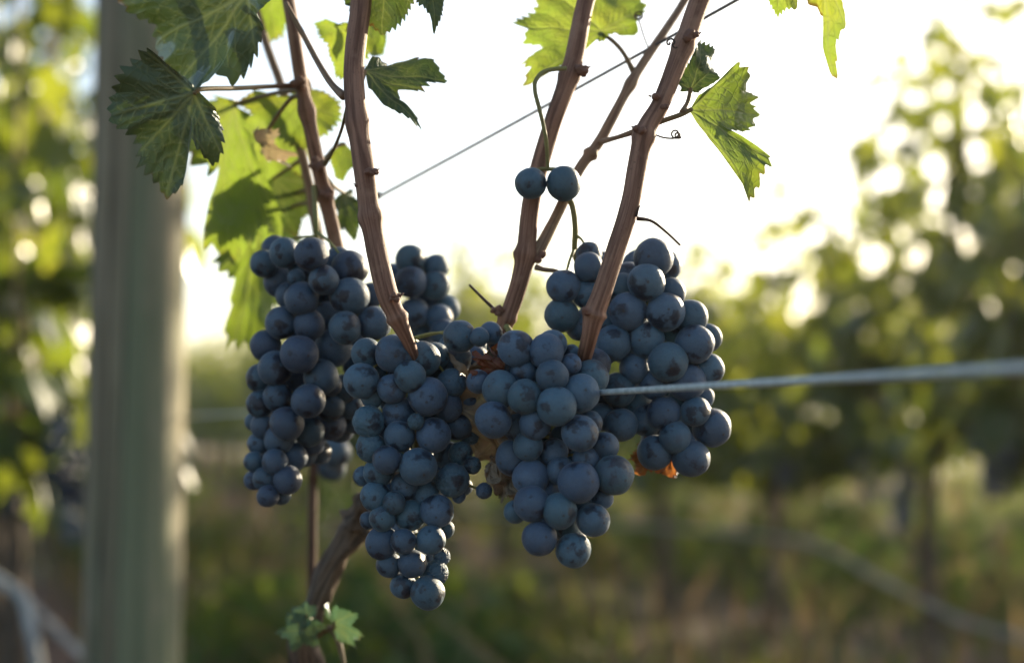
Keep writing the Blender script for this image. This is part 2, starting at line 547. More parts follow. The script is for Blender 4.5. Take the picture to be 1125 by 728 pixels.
# ------------------------------------------------------------------ grass between the rows
def build_grass(name, mat, n, hmin, hmax, wid, seed, tone_lo, tone_hi, strip):
    rg = np.random.default_rng(seed)
    # denser near the camera; tufts
    y = 2.2 + (rg.random(n * 3) ** 1.7) * 34
    x = (rg.random(n * 3) * 2 - 1) * (0.56 * y + 0.9) - 0.02 * y
    d = ((x - 0.257) * math.cos(ROW_A) + y * math.sin(ROW_A)) / (2.58 * math.cos(ROW_A))
    dist = np.abs(d - np.round(d))              # 0 under a row, 0.5 mid alley
    keep = rg.random(n * 3) < np.clip(strip[0] + strip[1] * dist * 2, 0, 1)
    # clumps
    cl = np.array([noise.noise(Vector((a * 1.3, b * 1.3, seed))) for a, b in zip(x, y)])
    keep &= rg.random(n * 3) < np.clip(0.55 + 1.3 * cl, 0.05, 1)
    x, y, cl = x[keep][:n], y[keep][:n], cl[keep][:n]
    m = len(x)
    h = (hmin + (hmax - hmin) * rg.random(m) ** 2) * (1 + 0.5 * cl)
    a = rg.random(m) * 6.283
    lean = 0.15 + 0.7 * rg.random(m)
    la = rg.random(m) * 6.283
    w = wid * (0.6 + 0.8 * rg.random(m)) * (1 + y * 0.05)
    dx, dy = np.cos(a) * w, np.sin(a) * w
    lx, ly = np.cos(la) * lean * h, np.sin(la) * lean * h
    zz = -0.02 + 0 * x
    p0 = np.stack([x - dx, y - dy, zz], 1)
    p1 = np.stack([x + dx, y + dy, zz], 1)
    p2 = np.stack([x + dx * .8 + lx * .35, y + dy * .8 + ly * .35, h * .62], 1)
    p3 = np.stack([x - dx * .8 + lx * .35, y - dy * .8 + ly * .35, h * .62], 1)
    p4 = np.stack([x + lx, y + ly, h * .95], 1)
    V = np.stack([p0, p1, p2, p3, p4], 1).reshape(-1, 3)
    b = np.arange(m) * 5
    q = np.stack([b, b + 1, b + 2, b + 3], 1).tolist()
    t = np.stack([b + 3, b + 2, b + 4], 1).tolist()
    tone = np.repeat(np.clip(tone_lo + (tone_hi - tone_lo) * rg.random(m) + 0.3 * cl, 0, 1), 5)
    o = mesh_obj(name, V, q + t, mat, attrs={'tone': tone}, smooth=False)
    return o


tag(build_grass('grass', M['grass'], 36000, 0.05, 0.28, 0.007, 3, 0.0, 0.75, (-0.12, 1.0)),
    'mixed green grass and weeds growing between the vine rows', 'grass', kind='stuff')
tag(build_grass('dry_grass', M['drygrass'], 4200, 0.12, 0.48, 0.006, 5, 0.0, 1.0, (0.45, 0.4)),
    'dry straw coloured grass standing among the weeds', 'dry grass', kind='stuff')

# ------------------------------------------------------------------ far vine rows
LEAF_T = np.array([(0, 0), (-.16, -.14), (-.42, -.12), (-.52, .22), (-.40, .30), (-.58, .62), (-.26, .62), (0, 1.02),
                   (.26, .62), (.58, .62), (.40, .30), (.52, .22), (.42, -.12), (.16, -.14)])


def leaf_batch(pos, nrm, tipd, size, rg):
    """many lobed leaves in one array: folded fans of 13 triangles"""
    m = len(pos)
    nrm = nrm / np.linalg.norm(nrm, axis=1)[:, None]
    y = tipd - nrm * np.sum(tipd * nrm, 1)[:, None]
    y /= np.linalg.norm(y, axis=1)[:, None] + 1e-9
    x = np.cross(y, nrm)
    L = LEAF_T
    fold = 0.15 + 0.35 * rg.random(m)
    curl = -0.1 + 0.5 * rg.random(m)
    hz = -np.abs(L[None, :, 0]) * fold[:, None] - (L[None, :, 1] ** 2) * curl[:, None] + (rg.random((m, len(L))) - .5) * 0.14
    V = pos[:, None, :] + size[:, None, None] * (x[:, None, :] * L[None, :, 0, None] + y[:, None, :] * L[None, :, 1, None] + nrm[:, None, :] * hz[:, :, None])
    k = len(L)
    b = np.arange(m)[:, None] * k
    F = []
    for i in range(1, k):
        F.append(np.concatenate([b, b + i, b + (i % (k - 1)) + 1], 1))
    return V.reshape(-1, 3), np.concatenate(F[:-1], 0)


# broad leaved weeds in clumps on the floor of the alleys
def build_weeds(seed, nclump):
    rg = np.random.default_rng(seed)
    pos, nrm, tip, siz, tone = [], [], [], [], []
    made = 0
    while made < nclump:
        y = 3.0 + rg.random() ** 1.5 * 22
        x = (rg.random() * 2 - 1) * (.46 * y + .4) + .03 * y
        if noise.noise(Vector((x * .55, y * .55, seed))) < -.12 + .25 * rg.random():
            continue
        d = ((x - 0.257) * math.cos(ROW_A) + y * math.sin(ROW_A)) / (2.58 * math.cos(ROW_A))
        if abs(d - round(d)) < .13 + .06 * rg.random():
            continue
        made += 1
        hh = .10 + .34 * rg.random() ** 1.6
        rad = .05 + .13 * rg.random()
        tn = rg.random()
        n = int(26 + 40 * hh / .4)
        for q in range(n):
            a = rg.random() * 6.283
            rr = rad * rg.random() ** .5
            zz = hh * rg.random() ** .7
            pos.append((x + math.cos(a) * rr, y + math.sin(a) * rr, zz))
            nrm.append((math.cos(a) * .7 + rg.normal() * .3, math.sin(a) * .7 + rg.normal() * .3, .7))
            tip.append((math.cos(a), math.sin(a), -.2 + .6 * rg.random()))
            siz.append(.02 + .035 * rg.random())
            tone.append(np.clip(.05 + .65 * tn * zz / hh + .3 * rg.random(), 0, 1))  # tone rises with height: sunlit tips put into the leaf colour
    V, F = leaf_batch(np.array(pos), np.array(nrm), np.array(tip), np.array(siz), rg)
    o = mesh_obj('weeds', V, F, M['weed'], smooth=False, attrs={'tone': np.repeat(np.array(tone), len(LEAF_T))})
    tag(o, 'low clumps of broad leaved green weeds over reddish soil', 'weeds', kind='stuff')


build_weeds(8, 540)


def vine_meshes(seed, height, width, nsh, per):
    """one row vine: trunk with two arms, shoots, foliage"""
    rg = np.random.default_rng(seed)
    # trunk + cordon arms, local X along the row
    tr = []
    k = (rg.random(3) - .5) * .06
    tr.append(([(0, 0, -.05), (k[0], k[1], .2), (k[1], k[2], .42), (0, 0, .56)], [.032, .026, .022, .024], dict(rough=.35, seed=seed, seg=10)))
    for s in (-1, 1):
        tr.append(([(0, 0, .55), (.12 * s, k[0], .62), (.30 * s, k[1], .64), (.50 * s, 0, .63)], [.02, .017, .014, .008], dict(rough=.35, seed=seed + s, seg=8)))
    sh, lp, ln, lt, ls, tone = [], [], [], [], [], []
    for i in range(nsh):
        x0 = (-.5 + (i + .5) / nsh) * 1.1 + (rg.random() - .5) * .08
        hh = height * (0.78 + .3 * rg.random()) - .62
        lean = (rg.random(2) - .5) * np.array((.8, width * 1.5))
        p = [np.array((x0, 0, .62)), np.array((x0 + lean[0] * .3, lean[1] * .5, .62 + hh * .35)),
             np.array((x0 + lean[0] * .7, lean[1] * .9, .62 + hh * .7)),
             np.array((x0 + lean[0] * 1.2, lean[1] * 1.3, .62 + hh))]
        sh.append((p, [.0055, .0045, .0035, .0015], dict(seg=6, n=10)))
        c, _ = resample(p, [0, 0, 0, 0], per)
        for j in range(per):
            f = j / per
            dens = 1.0 if f < .62 else 0.62
            for q in range(4):
                if rg.random() > (dens, .9 * dens, .8 * dens if f < .66 else .3, .7 if f < .6 else .1)[q]:
                    continue
                ang = rg.random() * 6.283
                out = np.array((math.cos(ang), math.sin(ang) * 1.1, .35 * (rg.random() - .5)))
                off = out * (.04 + .19 * rg.random()) * (1 - .45 * f) - np.array((0, 0, .05 * rg.random() * (f < .2)))
                off[1] *= width / .22
                lp.append(c[j] + off)
                ln.append(out * .9 + rg.normal(size=3) * .45 + np.array((0, 0, .45)))
                lt.append(out * .5 + rg.normal(size=3) * .35 + np.array((0, 0, -.8)))
                ls.append((.058 + .055 * rg.random()) * (1 - .42 * f))
                tone.append(np.clip(.1 + .55 * rg.random() + .3 * f + (.25 if rg.random() < .1 else 0), 0, 1))
    V, F = leaf_batch(np.array(lp), np.array(ln), np.array(lt), np.array(ls), rg)
    return tr, sh, V, F, np.repeat(np.array(tone), len(LEAF_T))


VARS = []


def make_variant(seed, height, width, nsh, per):
    tr, sh, V, F, tone = vine_meshes(seed, height, width, nsh, per)
    root = thing('row_vine', '', '', (0, 0, 0))
    multi_tube('trunk', tr, M['trunk'], root)
    multi_tube('shoots', sh, M['cane_grey'], root)
    mesh_obj('foliage', V, F, M['foliage'], root, smooth=False, attrs={'tone': tone})
    return root


def copy_tree(o, parent=None):
    c = o.copy()
    COL.objects.link(c)
    c.parent = parent
    for ch in o.children:
        copy_tree(ch, c)
    return c


VARS = [make_variant(21, 1.72, .26, 12, 20), make_variant(22, 1.80, .27, 13, 20), make_variant(23, 1.58, .26, 12, 18), make_variant(24, 1.48, .24, 11, 15)]
used = [False] * len(VARS)


def put_vine(var, loc, rz, sc, label, group):
    if used[var]:
        o = copy_tree(VARS[var])
    else:
        o = VARS[var]
        used[var] = True
    o.location = loc
    o.rotation_euler = (0, 0, rz)
    o.scale = (1, 1, sc)
    tag(o, label, 'grapevine', group)
    return o


ROWROT = math.atan2(ROW_D.y, ROW_D.x)
rv = random.Random(5)
# the same row running on behind the post
LEFT = ['blurred leafy vine just behind the post at the left edge', 'hazy vine standing deeper behind the post in the row of the grapes']
for i, t in enumerate([3.3, 4.25, 5.2, 6.15, 7.2, 8.3, 9.4, 10.5]):
    lab = LEFT[i] if i < 2 else 'far blurred vine of the grape row, receding behind the post'
    put_vine((1, 0, 2)[i % 3], row_point(1, t, -.12 if i < 2 else -.06), ROWROT + (math.pi if i % 2 else 0), 1.12 if i < 3 else 1.0, lab, 'vines of the front row behind the post')
# the next row, seen behind the grapes at the right
RIGHT = {2: 'tall blurred vine with dark bunches at the right edge of the photo',
         3: 'second blurred vine from the right edge in the row behind the grapes',
         4: 'third blurred vine from the right edge, lower than the two beside it'}
for i in range(34):
    if i in (0, 1):
        continue                      # out-of-view vines left out so the low sun reaches the grapes
    t = 1.95 + i * .84 + (.35 if i == 0 else 0)
    lab = RIGHT.get(i, 'far blurred vine in the row behind the grapes' if i > 4 else 'backlit vine of the second row, beyond the right edge')
    var = (3, 3, 1, 0, 2, 3, 3, 2, 2, 2)[i] if i < 10 else rv.choice((2, 2, 3))
    put_vine(var, row_point(2, t, (rv.random() - .5) * .1), ROWROT + rv.choice((0, math.pi)), (1.10 if 2 <= i < 4 else .97 if i < 7 else 1.10) + (rv.random() - .5) * .1, lab, 'vines of the second row')
for k, n in ((3, 22), (4, 18)):
    for i in range(n):
        t = 4.5 + (k - 3) * 3 + i * 1.4
        put_vine(rv.choice((2, 3)), row_point(k, t, (rv.random() - .5) * .2), ROWROT + rv.choice((0, math.pi)), 1.10 + (rv.random() - .5) * .14,
                 'very soft distant vine in the third or fourth row', 'vines of the distant rows')

# far dark bunches (one mesh each: too blurred to show their grapes)
def bunch_mesh(seed, n, length):
    rg = np.random.default_rng(seed)
    bm = bmesh.new()
    for i in range(n):
        f = rg.random()
        w = .042 * (1 - .65 * f)
        a = rg.random() * 6.283
        p = (w * math.cos(a) * rg.random() ** .4, w * math.sin(a), -f * length)
        bmesh.ops.create_icosphere(bm, subdivisions=2, radius=.0078, matrix=Matrix.Translation(p))
    me = bpy.data.meshes.new('grape_bunch')
    bm.to_mesh(me)
    bm.free()
    me.materials.append(M['grape_dark'])
    me.polygons.foreach_set('use_smooth', [True] * len(me.polygons))
    return me


FAR_B = [bunch_mesh(3, 70, .13), bunch_mesh(4, 60, .15)]


def far_bunch(i, loc, label, group, sc=1.0):
    o = bpy.data.objects.new('grape_bunch', FAR_B[i % 2])
    COL.objects.link(o)
    o.location = loc
    o.scale = (sc, sc, sc)
    o.rotation_euler = (0, 0, i * 1.3)
    tag(o, label, 'grape bunch', group)


for i, (px, py, z) in enumerate([(80, 455, 2.45), (12, 470, 2.9), (40, 500, 3.1), (62, 440, 2.7), (88, 505, 2.6)]):
    labs = ['dark blurred bunch just left of the wooden post', 'dark blurred bunch at the left edge of the photo',
            'lower dark blurred bunch between the left edge and the post', 'small dark bunch high under the leaves left of the post',
            'lowest dark bunch touching the post outline']
    far_bunch(i, P(px, py, z), labs[i], 'bunches on the vines behind the post', 1.15)
for i in range(26):
    t = 3.6 + i * .33 + rv.random() * .15
    far_bunch(i, row_point(2, t, (rv.random() - .5) * .25 - .05, .60 + rv.random() * .2), 'dark blurred grape bunch hanging in the row behind', 'bunches on the second row', 1.25)

# ------------------------------------------------------------------ post
def build_post():
    base = P(151, 364, 1.52)
    base.z = 0
    n, seg = 60, 40
    V, F = [], []
    H = 1.95
    for i in range(n):
        z = -0.1 + (H + .1) * i / (n - 1)
        for k in range(seg):
            a = 2 * math.pi * k / seg
            r = .0505 * (1 + .020 * noise.noise(Vector((math.cos(a) * 2, math.sin(a) * 2, z * 1.2))) + .012 * noise.noise(Vector((math.cos(a) * 7, math.sin(a) * 7, z * .8))))
            V.append((r * math.cos(a), r * math.sin(a), z))
    for i in range(n - 1):
        for k in range(seg):
            k2 = (k + 1) % seg
            F.append((i * seg + k, i * seg + k2, (i + 1) * seg + k2, (i + 1) * seg + k))
    F.append(tuple((n - 1) * seg + k for k in range(seg)))
    o = mesh_obj('wooden_post', V, F, M['post'])
    o.location = base
    tag(o, 'thick round weathered wooden trellis post at the left', 'post')


build_post()

# ------------------------------------------------------------------ wires and hoses
def zrow(px):
    return 0.257 / ((px - 562.5) / FPX + 0.397)


wa, wb_ = P(20, 468, zrow(20)), P(1125, 404, zrow(1125))
w1 = [wa, wa.lerp(wb_, .5), wb_, wa.lerp(wb_, 1.04)]
tag(tube('trellis_wire', w1, [.00125] * 4, M['wire'], n=120, seg=10), 'pale lower trellis wire crossing in front of the right grape bunch', 'wire')
w2 = [P(900, -51, .60), P(810, 0, .622), P(640, 94, .655), P(520, 160, .68), P(424, 212, .70), P(417, 217, .701), P(414, 214, .70), P(418, 211, .70)]
tag(tube('trellis_wire', w2, [.0008] * 8, M['wire_dark'], n=110, seg=8), 'thin dark upper wire slanting behind the canes against the sky', 'wire')
h2 = [P(1300, 755, 3.3), P(1125, 701, 3.75), P(1050, 678, 3.95), P(960, 632, 4.25), P(900, 600, 4.6), P(830, 588, 5.0), P(740, 580, 5.56), P(640, 572, 6.3), P(500, 560, 7.9)]
tag(tube('drip_hose', h2, [.010] * 9, M['hose'], n=90, seg=8), 'sagging grey drip hose under the second vine row', 'hose')
h3 = [P(-40, 610, 2.25), P(0, 638, 2.2), P(24, 655, 2.15), P(34, 690, 2.1), P(42, 735, 2.05), P(60, 860, 2.0)]
tag(tube('drip_pipe', h3, [.0085] * 6, M['pipe'], n=50, seg=10), 'pale blurred pipe bending downwards in the lower left corner', 'pipe')
h4 = [P(20, 648, 2.22), P(60, 690, 2.1), P(105, 735, 2.0), P(190, 830, 1.9)]
tag(tube('drip_hose', h4, [.006] * 4, M['hose'], n=40, seg=8), 'thin grey hose slanting down beside the post foot', 'hose')

# ------------------------------------------------------------------ hero leaves
def leaf_outline(th, rg, lobe):
    """radius of a five lobed vine leaf about its petiole junction; th from midrib"""
    j = lambda s: 1 + s * (rg.random() - .5)
    ctrl = [(0, 1.0), (14, .80), (24, .66 - .16 * lobe), (33, .72 - .08 * lobe), (50, .93 * j(.14)), (63, .76), (74, .60 - .14 * lobe), (84, .62 - .06 * lobe),
            (102, .80 * j(.16)), (122, .62), (140, .58), (156, .54), (168, .36), (176, .18), (180, .10)]
    ctrl2 = [(-a, r * j(.12)) for a, r in ctrl[1:]]
    allc = sorted(ctrl2 + ctrl)
    a = np.array([c[0] for c in allc], float)
    r = np.array([c[1] for c in allc], float)
    deg = np.degrees(th)
    base = np.interp(deg, a, r)
    ker = np.hanning(11); ker /= ker.sum()
    base = np.convolve(np.pad(base, 5, mode='wrap'), ker, 'valid')
    # teeth: asymmetric saw leaning towards the lobe tip
    nt = 46
    ph = (deg + 180) / 360 * nt + .6 * np.sin(np.radians(deg) * 5) + rg.random()
    f = ph - np.floor(ph)
    saw = np.where(f < .62, f / .62, (1 - f) / .38)
    amp = .5 + .9 * np.array([abs(math.sin(v * 12.9 + 1.7)) for v in np.floor(ph)])
    tooth = (saw - .4) * .105 * amp * np.clip((180 - np.abs(deg)) / 40, 0, 1)
    return base + tooth * np.clip(base * 1.3, .3, 1)


def seg_dist(px, py, a, b):
    ax, ay = a
    bx, by = b
    dx, dy = bx - ax, by - ay
    t = np.clip(((px - ax) * dx + (py - ay) * dy) / (dx * dx + dy * dy + 1e-12), 0, 1)
    return np.hypot(px - ax - t * dx, py - ay - t * dy), t


def leaf_arrays(seed, fold=.3, droop=.25, wav=.07, lobe=.6, K=300, NR=36, crumple=0.0):
    rg = np.random.default_rng(seed)
    th = np.linspace(-math.pi, math.pi, K, endpoint=False)
    r = leaf_outline(th, rg, lobe)
    t = np.linspace(0, 1, NR + 1)[1:] ** .9
    X = np.outer(t, r * np.sin(th)).ravel()
    Y = np.outer(t, r * np.cos(th)).ravel()
    X = np.concatenate([[0], X]); Y = np.concatenate([[0], Y])
    T = np.concatenate([[0], np.repeat(t, K)])
    TH = np.concatenate([[0], np.tile(th, NR)])
    vein = np.zeros_like(X)
    mains = [(0, .98), (52, .88), (-52, .88), (105, .74), (-105, .74)]
    bul = np.full_like(X, 9.0)
    for ang, ln in mains:
        a = math.radians(ang)
        e = (math.sin(a) * ln, math.cos(a) * ln)
        d, tt = seg_dist(X, Y, (0, 0), e)
        w = .017 * (1 - .75 * tt) + .004
        vein = np.maximum(vein, np.exp(-(d / w) ** 2))
        bul = np.minimum(bul, d)
        for q in range(6):
            f = .16 + .135 * q + .03 * rg.random()
            for s in (-1, 1):
                a2 = a + s * math.radians(46 + 8 * rg.random())
                l2 = (.44 if ang == 0 else .34) * (1 - f * .72)
                p0 = (e[0] * f, e[1] * f)
                p1 = (p0[0] + math.sin(a2) * l2, p0[1] + math.cos(a2) * l2)
                d2, t2 = seg_dist(X, Y, p0, p1)
                w2 = .0085 * (1 - .6 * t2) + .002
                vein = np.maximum(vein, .75 * np.exp(-(d2 / w2) ** 2))
    p = rg.random(8) * 6.28
    Z = -fold * np.abs(X) ** 1.25 - droop * np.clip(Y, -.3, 2) ** 2 + .16 * np.clip(bul, 0, .3)
    Z += wav * (np.sin(4.1 * X + p[0]) * np.cos(3.3 * Y + p[1]) + .6 * np.sin(8.3 * Y + p[2] + 3 * X) * T)
    Z += wav * .9 * T ** 3 * np.sin(TH * 5 + p[3]) + wav * .6 * T ** 4 * np.sin(TH * 11 + p[4])
    Z += .012 * np.sin(19 * X + p[5]) * np.cos(17 * Y + p[6])
    if crumple:
        q = np.array([noise.noise_vector(Vector((x * 3, y * 3, seed))) for x, y in zip(X, Y)])
        q2 = np.array([noise.noise_vector(Vector((x * 8, y * 8, seed + 5))) for x, y in zip(X, Y)])
        X = X * (1 - .35 * crumple) + q[:, 0] * crumple * .35 + q2[:, 0] * crumple * .08
        Y2 = Y + q[:, 1] * crumple * .35 + q2[:, 1] * crumple * .08
        Z = Z + q[:, 2] * crumple * .7 + q2[:, 2] * crumple * .18
    else:
        Y2 = Y
    UV = np.stack([X * .5 + .5, Y * .5 + .5], 1)
    F = [(0, 1 + (k + 1) % K, 1 + k) for k in range(K)]
    for i in range(NR - 1):
        a = 1 + i * K
        for k in range(K):
            k2 = (k + 1) % K
            F.append((a + k, a + k2, a + K + k2, a + K + k))
    return np.stack([X, Y2, Z], 1), F, UV, vein, T


def leaf_frame(b, tip, z, roll, pitch):
    """axes of a leaf whose midrib runs from pixel b to pixel tip"""
    p0 = P(b[0], b[1], z)
    p1 = P(tip[0], tip[1], z)
    yv = (p1 - p0)
    L = yv.length
    yv = yv.normalized()
    yv = (yv * math.cos(pitch) + CF * math.sin(pitch)).normalized()
    nz = -CF
    nz = (nz - yv * nz.dot(yv)).normalized()
    nz = Matrix.Rotation(roll, 3, yv) @ nz
    xv = yv.cross(nz)
    return p0, Matrix((xv, yv, nz)).transposed(), L / max(.25, math.cos(pitch))


def leaf(root, b, tip, z, seed, mat, roll=0, pitch=0, petiole=None, label=None, name='leaf', flip=False, pmat='petiole', pr=.00105, **kw):
    V, F, UV, vein, T = leaf_arrays(seed, **kw)
    p0, rot, L = leaf_frame(b, tip, z, R(roll), R(pitch))
    if flip:
        V = V * np.array((1, 1, -1))
    W = (np.array(rot) @ (V * L).T).T
    if flip:
        F = [tuple(reversed(f)) for f in F]
    o = mesh_obj(name, W, F, M[mat], uv=UV, attrs={'vein': vein, 'edge': T})
    o.location = p0
    if root:
        part(o, root)
    if label:
        o['label'] = label
    if petiole:
        pts = [p0 + (Vector(W[1 + 150 + 300 * 4]) * 0)] + [P(*q) for q in petiole]
        tube('petiole', [tuple(q) for q in pts], [pr * .9] + [pr] * (len(pts) - 2) + [pr * 1.4], M[pmat], o, n=24, seg=8)
    return o


def shaped_leaf(root, junc, outline, tips, z, seed, mat, roll=0, pitch=0, yaw_tip=None, petiole=None, label=None, fold=.25, droop=.15, wav=.075,
                flip=False, teeth=.075, name='leaf', pr=.00105, K=300, NR=36, crumple=0.0):
    """a leaf with its own outline: the contour of the blade lies in the tilted plane of the leaf,
    tips are the ends of the main veins that fan out from the petiole junction"""
    rg = np.random.default_rng(seed)
    tip = yaw_tip or tips[0]
    p0, rot, L = leaf_frame(junc, tip, z, R(roll), R(pitch))
    nz = Vector(rot.col[2])

    def to_local(q):
        d = P(q[0], q[1], 1.0) - EYEV
        t = (p0 - EYEV).dot(nz) / d.dot(nz)
        w = EYEV + d * t - p0
        return np.array((w.dot(rot.col[0]) / L, w.dot(rot.col[1]) / L))
    poly = np.array([to_local(q) for q in outline])
    th = np.linspace(-math.pi, math.pi, K, endpoint=False)
    r = np.full(K, .02)
    for i, a in enumerate(th):
        dx, dy = math.sin(a), math.cos(a)
        best = None
        for k in range(len(poly)):
            ax, ay = poly[k]
            bx, by = poly[(k + 1) % len(poly)]
            ex, ey = bx - ax, by - ay
            den = dx * ey - dy * ex
            if abs(den) < 1e-9:
                continue
            t = (ax * ey - ay * ex) / den
            u = (ax * dy - ay * dx) / den
            if t > 0 and -1e-6 <= u <= 1 + 1e-6:
                best = t if best is None else max(best, t)
        if best:
            r[i] = best
    ker = np.hanning(5); ker /= ker.sum()
    r = np.convolve(np.pad(r, 2, mode='wrap'), ker, 'valid')
    # saw teeth spaced along the contour, leaning towards the lobe tips
    arc = np.cumsum(np.hypot(np.diff(r * np.sin(th), append=r[0] * math.sin(th[0])), np.diff(r * np.cos(th), append=r[0] * math.cos(th[0]))))
    ph = arc / .105
    f = ph - np.floor(ph)
    saw = np.where(f < .6, f / .6, (1 - f) / .4)
    amp = .45 + .9 * np.array([abs(math.sin(v * 12.9 + seed)) for v in np.floor(ph)])
    r = r + (saw - .45) * teeth * amp * np.clip(r * 2 - .2, 0, 1)
    t = np.linspace(0, 1, NR + 1)[1:] ** .9
    X = np.concatenate([[0], np.outer(t, r * np.sin(th)).ravel()])
    Y = np.concatenate([[0], np.outer(t, r * np.cos(th)).ravel()])
    T = np.concatenate([[0], np.repeat(t, K)])
    TH = np.concatenate([[0], np.tile(th, NR)])
    vein = np.zeros_like(X)
    bul = np.full_like(X, 9.0)
    for tp in tips:
        e = to_local(tp)
        ln = np.linalg.norm(e)
        a = math.atan2(e[0], e[1])
        d, tt = seg_dist(X, Y, (0, 0), e)
        w = .016 * (1 - .75 * tt) + .004
        vein = np.maximum(vein, np.exp(-(d / w) ** 2))
        bul = np.minimum(bul, d)
        for q in range(6):
            ff = .14 + .14 * q + .03 * rg.random()
            for sg in (-1, 1):
                a2 = a + sg * math.radians(44 + 8 * rg.random())
                l2 = .42 * ln * (1 - ff * .75)
                q0 = e * ff
                d2, t2 = seg_dist(X, Y, q0, (q0[0] + math.sin(a2) * l2, q0[1] + math.cos(a2) * l2))
                vein = np.maximum(vein, .7 * np.exp(-(d2 / (.0085 * (1 - .6 * t2) + .002)) ** 2))
    p = rg.random(8) * 6.28
    Z = -fold * np.abs(X) ** 1.25 - droop * np.clip(Y, -.5, 2) ** 2 + .16 * np.clip(bul, 0, .3)
    Z += wav * (np.sin(4.1 * X + p[0]) * np.cos(3.3 * Y + p[1]) + .6 * np.sin(8.3 * Y + p[2] + 3 * X) * T)
    Z += wav * .9 * T ** 3 * np.sin(TH * 5 + p[3]) + wav * .6 * T ** 4 * np.sin(TH * 11 + p[4])
    Z += .012 * np.sin(19 * X + p[5]) * np.cos(17 * Y + p[6])
    if crumple:
        q2 = np.array([noise.noise(Vector((x * 5, y * 5, seed))) + .4 * noise.noise(Vector((x * 13, y * 13, seed))) for x, y in zip(X, Y)])
        Z += q2 * crumple
    UV = np.stack([X * .5 + .5, Y * .5 + .5], 1)
    F = [(0, 1 + (k + 1) % K, 1 + k) for k in range(K)]
    for i in range(NR - 1):
        a = 1 + i * K
        for k in range(K):
            k2 = (k + 1) % K
            F.append((a + k, a + k2, a + K + k2, a + K + k))
    if flip:
        F = [tuple(reversed(q)) for q in F]
    V = np.stack([X, Y, Z], 1)
    W = (np.array(rot) @ (V * L).T).T
    o = mesh_obj(name, W, F, M[mat], uv=UV, attrs={'vein': vein, 'edge': T})
    o.location = p0
    if root:
        part(o, root)
    if label:
        o['label'] = label
    if petiole:
        pts = [p0] + [P(*q) for q in petiole]
        tube('petiole', [tuple(q) for q in pts], [pr * .9] + [pr] * (len(pts) - 2) + [pr * 1.4], M['petiole'], o, n=24, seg=8)
    return o


# ------------------------------------------------------------------ canes
def cane(name, label, pix, mat='cane', nodes=(), rough=.07, seed=0, n=None):
    """pix: (px, py, depth, radius in px)"""
    pts = [P(a, b, z) for a, b, z, r in pix]
    rad = [r * z / FPX for a, b, z, r in pix]
    root = thing(name, label, 'vine cane', pts[-1])
    tube('stem', pts, rad, M[mat], root, n=n or 90, seg=24, rough=rough * .6, seed=seed, nodes=nodes)
    return root


def bud(root, px, py, z, r, seed, dx=1, name='node_bud'):
    """knobbly node: a swollen half collar with a broken bud scale"""
    rg = random.Random(seed)
    bm = bmesh.new()
    for k in range(5):
        o = Vector((dx * rg.uniform(-.9, .75), rg.uniform(-.5, .2), rg.uniform(-.45, .55)))
        b0 = len(bm.verts)
        bmesh.ops.create_icosphere(bm, subdivisions=3, radius=rg.uniform(.38, .72) * (1 if k else 1.25))
        bm.verts.ensure_lookup_table()
        for v in bm.verts[b0:]:
            q = v.co.copy()
            v.co *= 1 + .35 * noise.noise(q * 3.1 + Vector((seed, k, 0))) + .2 * noise.noise(q * 8.3 + Vector((0, seed, k)))
            v.co += o
    b0 = len(bm.verts)
    bmesh.ops.create_cone(bm, segments=8, radius1=.34, radius2=.03, depth=1.0, cap_ends=True,
                          matrix=Matrix.Translation((dx * .75, -.1, .4)) @ Matrix.Rotation(dx * 1.0, 4, 'Y'))
    me = bpy.data.meshes.new(name)
    bm.to_mesh(me); bm.free()
    me.polygons.foreach_set('use_smooth', [True] * len(me.polygons))
    me.materials.append(M['node'])
    o = bpy.data.objects.new(name, me)
    COL.objects.link(o)
    s = r * z / FPX
    o.scale = (s, s, s * .9)
    o.location = P(px, py, z)
    part(o, root)
    return o


def twig(root, pts, radii, mat, name='twig', **kw):
    p = [P(*q) for q in pts]
    rad = [r * q[2] / FPX for r, q in zip(radii, pts)]
    return tube(name, p, rad, M[mat], root, seg=8, n=kw.pop('n', 40), **kw)


def tendril(root, start, z, n, r0, turns, seed, d=(1, 0), reach=16):
    """a thin stalk from the cane that winds into a loose curl"""
    pts = []
    x, y = start
    for i in range(n):
        f = i / (n - 1)
        if f < .35:
            q = f / .35
            pts.append((x + d[0] * reach * q, y + d[1] * reach * q + 2 * math.sin(q * 3.1), z))
        else:
            q = (f - .35) / .65
            a = turns * 6.283 * q
            rr = r0 * (1 - .6 * q)
            ex, ey = x + d[0] * reach, y + d[1] * reach
            pts.append((ex + r0 * math.sin(a) * (1 - .5 * q) + d[0] * q * 6, ey - rr + rr * math.cos(a), z + .004 * q))
    return twig(root, pts, [1.0] * n, 'stub', 'tendril', n=110)


# left, thin cane behind the left bunch
c0 = cane('vine_cane', 'slender reddish cane behind the left bunch, leaning at the upper left',
          [(300, -70, .66, 6.5), (317, 0, .655, 7), (331, 90, .65, 7.5), (346, 165, .65, 8), (357, 215, .655, 8), (371, 275, .66, 8), (384, 330, .665, 7)],
          nodes=((.66, .35, .02), (.40, .28, .02)), seed=1)
bud(c0, 351, 181, .644, 9, 3, 1)
bud(c0, 357, 214, .65, 7, 4, -1)
bud(c0, 329, 92, .644, 7, 5, 1)
c0b = cane('vine_cane', 'thin cane at the far left, partly hidden by leaves',
           [(268, -40, .70, 4), (290, 40, .70, 4.5), (311, 100, .70, 5), (332, 170, .70, 5.5), (347, 245, .70, 6), (356, 300, .70, 6)], mat='cane_grey',
           nodes=((.55, .3, .02),), seed=2)
